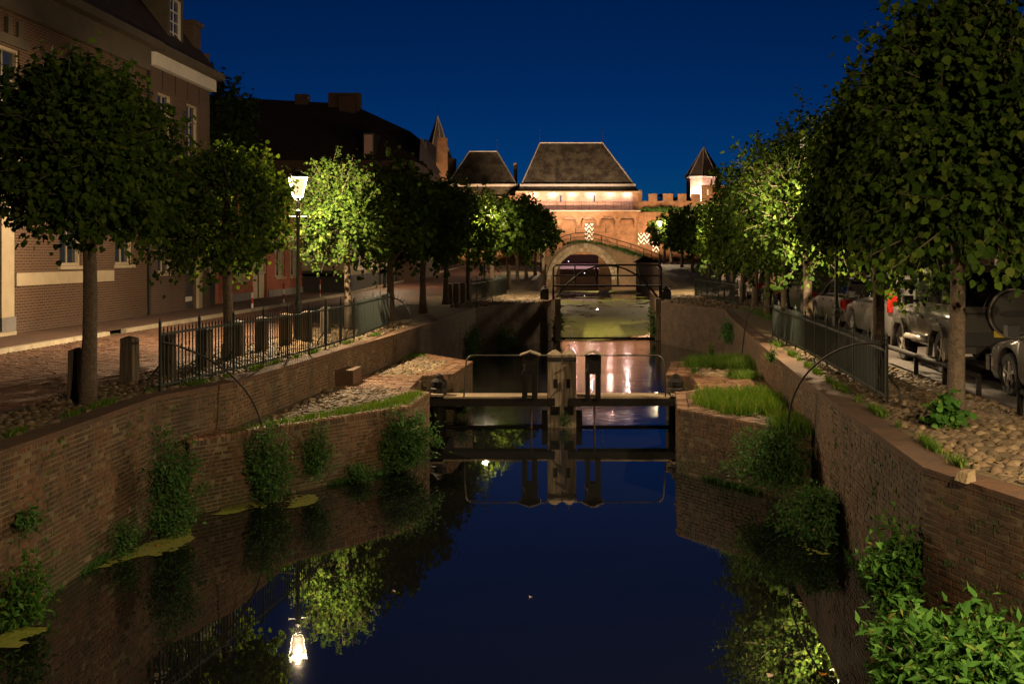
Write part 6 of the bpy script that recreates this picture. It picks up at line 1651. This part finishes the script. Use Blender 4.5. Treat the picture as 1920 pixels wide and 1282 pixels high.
# main hall wall behind the gallery
fm = Face((0, YK + .3, 0), (1, 0, 0), (0, -1, 0))
slits = [(kx(1050), kx(1052.5), kz(378), kz(366)), (kx(1113), kx(1115.5), kz(378), kz(366))]
fm.wall(MB(), kx(983), kx(1186), kz(412), kz(358), slits, .4).build('hall_wall', M['castle_pale'], gk)
MB().box(kx(966), kx(984), YK + .1, YK + 9, 2, kz(358)).build('corner_pier', M['castle_brick'], gk)
MB().box(kx(1186), kx(1197), YK + .1, YK + 9, kz(400), kz(356)).build('corner_pier', M['castle_brick'], gk)
for a, b in ((1078, 1080), (1135, 1137)): MB().box(kx(a), kx(b), YK - .02, YK + .1, kz(437), kz(427)).build('arrow_slit', M['trim'], gk)
# roofs
def hip_roof(name, e, r, skirt, y0, depth, mat, extra_left=0.0):
    """e: (pxl, pxr, py) eaves, r: ridge, skirt: lower flared eave"""
    a, b = kx(e[0], y0), kx(e[1], y0); z = kz(e[2], y0); c, d = kx(r[0], y0 + depth / 2), kx(r[1], y0 + depth / 2); zr_ = kz(r[2], y0 + depth / 2)
    bl_ = a - extra_left
    o = MB().add([(a, y0, z), (b, y0, z), (d, y0 + depth / 2, zr_), (c, y0 + depth / 2, zr_), (bl_, y0 + depth, z), (b, y0 + depth, z)], [(0, 1, 2, 3), (1, 5, 2), (5, 4, 3, 2), (4, 0, 3)]).build(name, mat, gk)
    for p, q in (((a, y0, z), (c, y0 + depth / 2, zr_)), ((b, y0, z), (d, y0 + depth / 2, zr_)), ((c, y0 + depth / 2, zr_), (d, y0 + depth / 2, zr_))):
        MB().tube([p, q], .10, 6).build('ridge_lead', M['lead'], o)
    for p in ((c, y0 + depth / 2, zr_), (d, y0 + depth / 2, zr_)):
        MB().tube([p, (p[0], p[1], zr_ + 1.6)], [.04, .02], 5).lathe([(.02, -.09), (.1, 0), (.02, .09)], 6, (p[0], p[1], zr_ + 1.65)).build('finial', M['iron_black'], o)
    s0, s1, zs = kx(skirt[0], y0 - .9), kx(skirt[1], y0 - .9), kz(skirt[2], y0 - .9)
    MB().add([(a - .1, y0 - .05, z - .2), (b + .1, y0 - .05, z - .2), (s1, y0 - .9, zs), (s0, y0 - .9, zs), (b + .1, y0 + depth, z - .2), (s1, y0 + depth, zs), (a - .1, y0 + depth, z - .2), (s0, y0 + depth, zs)], [(0, 1, 2, 3), (1, 4, 5, 2), (6, 0, 3, 7)]).build('skirt_roof', mat, gk)
    MB().box(a - .15, b + .15, y0 - .14, y0 + .0, z - .2, z + .12).build('eave_band', M['lead'], gk)
    MB().box(s0, s1, y0 - .98, y0 - .86, zs - .16, zs + .03).build('eave_board', M['cream'], gk)
    return o
hip_roof('main_roof', (977, 1190, 347), (1012, 1130, 268), (968, 1199, 359), YK + .3, 9.0, M['slate'], .6)
hip_roof('wing_roof', (838, 969, 347), (880, 932, 284), (846, 950, 369), YK + 1.2, 8.0, M['slate'])
MB().add([(kx(945), YK + .2, kz(369)), (kx(972), YK - .2, kz(357)), (kx(972), YK + 4, kz(340)), (kx(945), YK + 4, kz(352))], [(0, 1, 2, 3)]).build('link_roof', M['slate'], gk)
MB().box(kx(959.5), kx(966), YK + 4, YK + 5, kz(350), kz(301)).build('chimney', M['castle_brick'], gk)
MB().box(kx(820, 136), kx(837, 136), 136, 137.2, 2, kz(258, 136)).build('chimney', M['castle_brick'], gk)
# spire tower on the left
tx, ty = kx(831, 146), 146.0; tr = (kx(858, 146) - kx(805, 146)) / 2
MB().lathe([(tr * .97, 2), (tr * .97, kz(298, ty))], 8, (tx, ty, 0), math.pi / 8).build('tower_wall', M['castle_brick'], gk)
ts = MB().lathe([(tr * 1.10, kz(299, ty)), (tr * .92, kz(287, ty)), (.05, kz(218, ty))], 8, (tx - .75, ty, 0), math.pi / 8); ts_o = ts.build('tower_spire', M['spire_slate'], gk)
for k in range(8):
    a = 2 * math.pi * k / 8 + math.pi / 8
    MB().tube([(tx - .75 + tr * .92 * math.cos(a), ty + tr * .92 * math.sin(a), kz(287, ty)), (tx - .75, ty, kz(217, ty))], .06, 5).build('ridge_lead', M['lead'], ts_o)
MB().tube([(tx - .75, ty, kz(219, ty)), (tx - .75, ty, kz(196, ty))], [.05, .015], 5).build('finial', M['iron_black'], ts_o)
# chevron doors
def shutter(px0, px1, py0, py1, y, par):
    a, b, z0, z1 = kx(px0, y), kx(px1, y), kz(py1, y), kz(py0, y)
    MB().box(-(b - a) / 2, (b - a) / 2, 0, .1, 0, z1 - z0).build('chevron_shutter', M['chev'], par, ((a + b) / 2, y, z0))
shutter(1096.5, 1112.5, 419, 452, YK - .12, gk)
MB().box(kx(1095.5), kx(1113.5), YK + .3, YK + .5, kz(452), kz(418)).build('door_niche', M['dark_plinth'], gk)
# water passage behind the arch: dark lit vault with small lamps
pw = empty('water_passage', (0, 0, 0), 0, 'dark water passage with small white lamps glimpsed through the stone arch', 'passage')
MB().poly([(-9, 156, -.8), (9, 156, -.8), (9, 156, 5), (-9, 156, 5)]).poly([(-9, 141, 4.6), (9, 141, 4.6), (9, 156, 4.6), (-9, 156, 4.6)]).build('back_wall', M['house_brick_dark'], pw)
MB().box(-3.2, 4.4, 150, 150.4, 2.2, 2.9).build('cross_beam', M['lead'], pw)
for k, (px, py) in enumerate(((1047, 503), (1066, 490), (1083, 516), (1096, 512), (1117, 516))):
    x_, y_, z_ = Q(px, py, 148.0)
    so = MB().lathe([(.02, -.07), (.06, 0), (.02, .07)], 8, (x_, y_, max(z_, .6))).build('small_lamp', M['small_bulb'], pw)
for xx, colr, e_ in ((-.6, (1.0, .5, .75), 80), (2.6, (1.0, .5, .7), 50)):
    ld = bpy.data.lights.new('passage_light', 'POINT'); ld.energy = e_; ld.color = colr; ld.shadow_soft_size = .2
    o = bpy.data.objects.new('passage_light', ld); COL.objects.link(o); o.location = (xx, 146.5, 3.6); o.parent = pw

# town wall with merlons and octagonal turret
tw = empty('town_wall', (0, 0, 0), 0, 'floodlit crenellated brick town wall with an octagonal turret, beside the gatehouse', 'town wall')
YW = 141.0
MB().box(kx(1194, YW), kx(1440, YW), YW, YW + 1.4, 0, kz(377, YW)).build('wall', M['castle_brick'], tw)
MB().box(kx(1190, YW), kx(1440, YW), YW - .5, YW, 0, kz(398, YW)).build('wall_base', M['castle_brick'], tw)
for a, b, t in ((1194, 1204, 356), (1216, 1232, 363), (1243, 1262, 363), (1271, 1287, 363), (1297, 1314, 364), (1316, 1341, 347), (1352, 1367, 347), (1378, 1394, 352), (1404, 1420, 352)):
    MB().box(kx(a, YW), kx(b, YW), YW + .02, YW + .7, kz(378, YW), kz(t, YW)).build('merlon', M['castle_brick'], tw)
MB().box(kx(1316, YW), kx(1370, YW), YW + .03, YW + .9, kz(378, YW), kz(362, YW)).build('parapet', M['castle_brick'], tw)
MB().box(kx(1325.5, YW), kx(1328.5, YW), YW - .03, YW + .3, kz(366, YW), kz(355, YW)).build('loophole', M['lit_window'], tw)
MB().box(kx(1340, YW), kx(1343, YW), YW - .05, YW, kz(363, YW), kz(350, YW)).build('red_shutter', M['red'], tw)
ttx, tty = kx(1322, 144), 145.5; ttr = (kx(1355, 144) - kx(1289, 144)) / 2
MB().lathe([(ttr, 3), (ttr, kz(332, tty))], 8, (ttx, tty, 0), math.pi / 8 + .2).build('turret_wall', M['castle_pale'], tw)
tro = MB().lathe([(ttr * 1.1, kz(332, tty)), (.03, kz(276, tty))], 8, (ttx, tty, 0), math.pi / 8 + .2).build('turret_roof', M['spire_slate'], tw)
for k in range(8):
    a = 2 * math.pi * k / 8 + math.pi / 8 + .2
    MB().tube([(ttx + ttr * 1.1 * math.cos(a), tty + ttr * 1.1 * math.sin(a), kz(332, tty)), (ttx, tty, kz(275.5, tty))], .075, 5).build('ridge_lead', M['lead'], tro)
MB().lathe([(ttr * 1.12, kz(334, tty)), (ttr * 1.12, kz(332, tty))], 8, (ttx, tty, 0), math.pi / 8 + .2).build('eave_board', M['lead'], tw)
MB().tube([(ttx, tty, kz(277, tty)), (ttx, tty, kz(256, tty))], [.05, .015], 5).lathe([(.02, -.1), (.12, 0), (.02, .1)], 6, (ttx, tty, kz(255, tty))).build('finial', M['iron_black'], tro)
shutter(1196.5, 1218.5, 437, 458, YW - .66, tw); shutter(1223.5, 1237.5, 438, 473, YW - .68, tw)
sp = [(rx_, YW - .3 + .25 * math.sin(rx_), kz(399, YW) + .02) for rx_ in np.random.default_rng(4).uniform(kx(1194, YW), kx(1330, YW), 700)]
tag(blade_mesh('grass', sp, .8, .05, M['leaf_wall'], 44), 'weeds growing along the ledge of the town wall', 'grass', kind='stuff')
# small spire right of the trees
rx_, ry_, rz_ = Q(1441, 300, 150)
so = empty('far_turret', (rx_, ry_, 3), 0, 'tip of a far turret roof just above the car side lindens', 'turret')
MB().lathe([(2.2, 0), (2.2, kz(312, 150) - 3)], 8).build('turret_wall', M['castle_pale'], so); MB().lathe([(2.5, kz(312, 150) - 3), (.04, kz(282, 150) - 3)], 8).build('turret_roof', M['spire_slate'], so)

# floodlights on the ground before the walls, lamps under the eaves
def floodlight(x, y, z, target, energy, label, color=ORANGE, ang=100):
    root = empty('floodlight', (x, y, z), 0, label, 'floodlight', 'floodlights at the gatehouse')
    d = (Vector(target) - Vector((x, y, z))).normalized()
    MB().box(-.18, .18, -.12, .10, .05, .35).build('housing', M['iron_black'], root)
    MB().box(-.14, .14, .101, .12, .09, .31).build('lens', M['flood_lens'], root)
    MB().tube([(-.2, 0, 0), (-.2, 0, .22)], .015, 5).tube([(.2, 0, 0), (.2, 0, .22)], .015, 5).build('bracket', M['iron_black'], root)
    ld = bpy.data.lights.new('flood', 'SPOT'); ld.energy = energy; ld.color = color; ld.spot_size = R(ang); ld.spot_blend = .6; ld.shadow_soft_size = .12
    o = bpy.data.objects.new('flood', ld); COL.objects.link(o); o.parent = root; o.location = (0, .16, .38)
    o.rotation_euler = d.to_track_quat('-Z', 'Y').to_euler()
FL = 600.0
for k, (px, e_) in enumerate(((1060, 1.0), (1120, 1.0), (1170, 1.0), (1225, 1.1), (1300, 1.1))):
    floodlight(kx(px), 131.8, top_z(kx(px)) + .0 if px < 1240 else 3.3, (kx(px), YK, 9.0 if k < 3 else 12.5), FL * e_ * (1 if k < 3 else 3.6), f'{ORD[k]} ground floodlight from the water passage, aimed up at the brick wall')
floodlight(kx(900), 132.0, 3.0, (kx(890), YK + 3, 15.0), FL * 9, 'ground floodlight behind the roadside lindens aimed at the wing roof')
floodlight(kx(1060), 127.5, top_z(kx(1060)), (kx(1060), YK + 3, 17.0), FL * 9, 'floodlight on the bridge deck aimed at the main roof', color=(1.0, .70, .45), ang=70)
floodlight(2.5, 114.0, .6, (1.0, 125, 3.0), FL * 2.2, 'low floodlight on the bank wall aimed at the stone arch', color=(1.0, .74, .46), ang=90)
for k, px in enumerate((1000, 1036, 1072, 1108, 1144, 1176)):
    root = empty('eave_lamp', (kx(px), YK - .15, kz(361)), 0, f'{ORD[k]} small lamp under the main eaves counted from the spire side', 'eave lamp', 'lamps under the eaves')
    MB().lathe([(.04, -.06), (.07, -.05), (.07, .0), (.03, .02)], 8).build('lamp_body', M['flood_lens'], root)
    ld = bpy.data.lights.new('eave_light', 'POINT'); ld.energy = 46; ld.color = (1.0, .60, .50) if k % 2 == 0 else (1.0, .70, .64); ld.shadow_soft_size = .08
    o = bpy.data.objects.new('eave_light', ld); COL.objects.link(o); o.parent = root; o.location = (0, -.05, -.14)
floodlight(kx(1310, 143), 142.6, kz(378, YW), (ttx, tty, 14), 1500, 'small floodlight behind the parapet aimed at the octagonal turret', color=PINK, ang=120)

# fallen leaves on the verges and platforms
rgn = np.random.default_rng(71); Lp = []
for pl, n_, z_ in ((poly_left(), 420, ZQ + .05), (poly_right(), 380, ZQ + .06), ([(-5.4, 17.9), (-3.7, 20.4), (-3.4, 28), (-4.8, 30.5)], 260, ZP + .045), ([(2.3, 20.2), (3.6, 18.4), (4.3, 24), (4.5, 28.5), (2.8, 28)], 260, ZP + .045), ([(-12.2, 15), (-7.8, 15), (-7.8, 34), (-12.2, 34)], 160, ZQ + .03)):
    Lp += spots_in(pl, n_, z_, 7)
Lp = np.array(Lp); k_ = len(Lp)
o = leaf_mesh('leaf_litter', Lp, np.stack([rgn.normal(size=k_), rgn.normal(size=k_), rgn.normal(0, .15, k_)], 1), np.stack([rgn.normal(0, .3, k_), rgn.normal(0, .3, k_), np.ones(k_)], 1), rgn.uniform(.03, .075, k_), 'lime',
              mat_leaf('dead_leaf', [(0.0, (0.10, 0.06, 0.025)), (0.5, (0.17, 0.11, 0.04)), (1.0, (0.22, 0.19, 0.06))], .1), None)
tag(o, 'fallen dry leaves scattered over the cobbles and the road', 'leaves', kind='stuff')

# weeds in the wall joints, on the coping and along the water line
def fringe(label, line, z, off, n_, h_, seed, side, mat='leaf_wall'):
    rg = random.Random(seed); out = []
    segs = [(Vector(a), Vector(b)) for a, b in zip(line[:-1], line[1:])]; Ls = [(b - a).length for a, b in segs]
    while len(out) < n_:
        a, b = rg.choices(segs, Ls)[0]; t = rg.random(); p = a + (b - a) * t; d = (b - a).normalized(); nn = Vector((d.y, -d.x)) * side
        if math.sin(p.y * 2.3 + seed) + math.sin(p.y * 5.1 + p.x * 3) < rg.uniform(-.3, 1.4): continue
        zz = z if not isinstance(z, tuple) else rg.uniform(*z)
        for _ in range(5):
            q = p + d * rg.gauss(0, .05) + nn * (off + rg.gauss(0, .025 if not isinstance(z, tuple) else .004)); out.append((q.x, q.y, zz + rg.gauss(0, .01)))
    tag(blade_mesh('weeds', out, h_, .006, M[mat], seed, lean=.6), label, 'weeds', kind='stuff')
fringe('weeds along the inner edge of the coping by the road', LQ[1:7], ZQ + .01, -.36, 2600, .09, 81, 1, 'grass')
fringe('weeds along the inner edge of the coping by the cars', RQ[2:8], ZQ + .01, -.36, 3000, .10, 82, -1, 'grass')
fringe('algae fringe at the water line under the road side walls', LQ[1:5] + LF[1:], .0, .02, 2600, .10, 83, 1)
fringe('algae fringe at the water line under the car side walls', RQ[2:7] + RF[1:], .0, .02, 2600, .10, 84, -1)
fringe('small weeds in the brick joints of the road side wall', LQ[1:5], (.2, 1.8), .012, 700, .06, 85, 1)
fringe('small weeds in the brick joints of the car side wall', RQ[2:7], (.2, 1.8), .012, 700, .06, 86, -1)
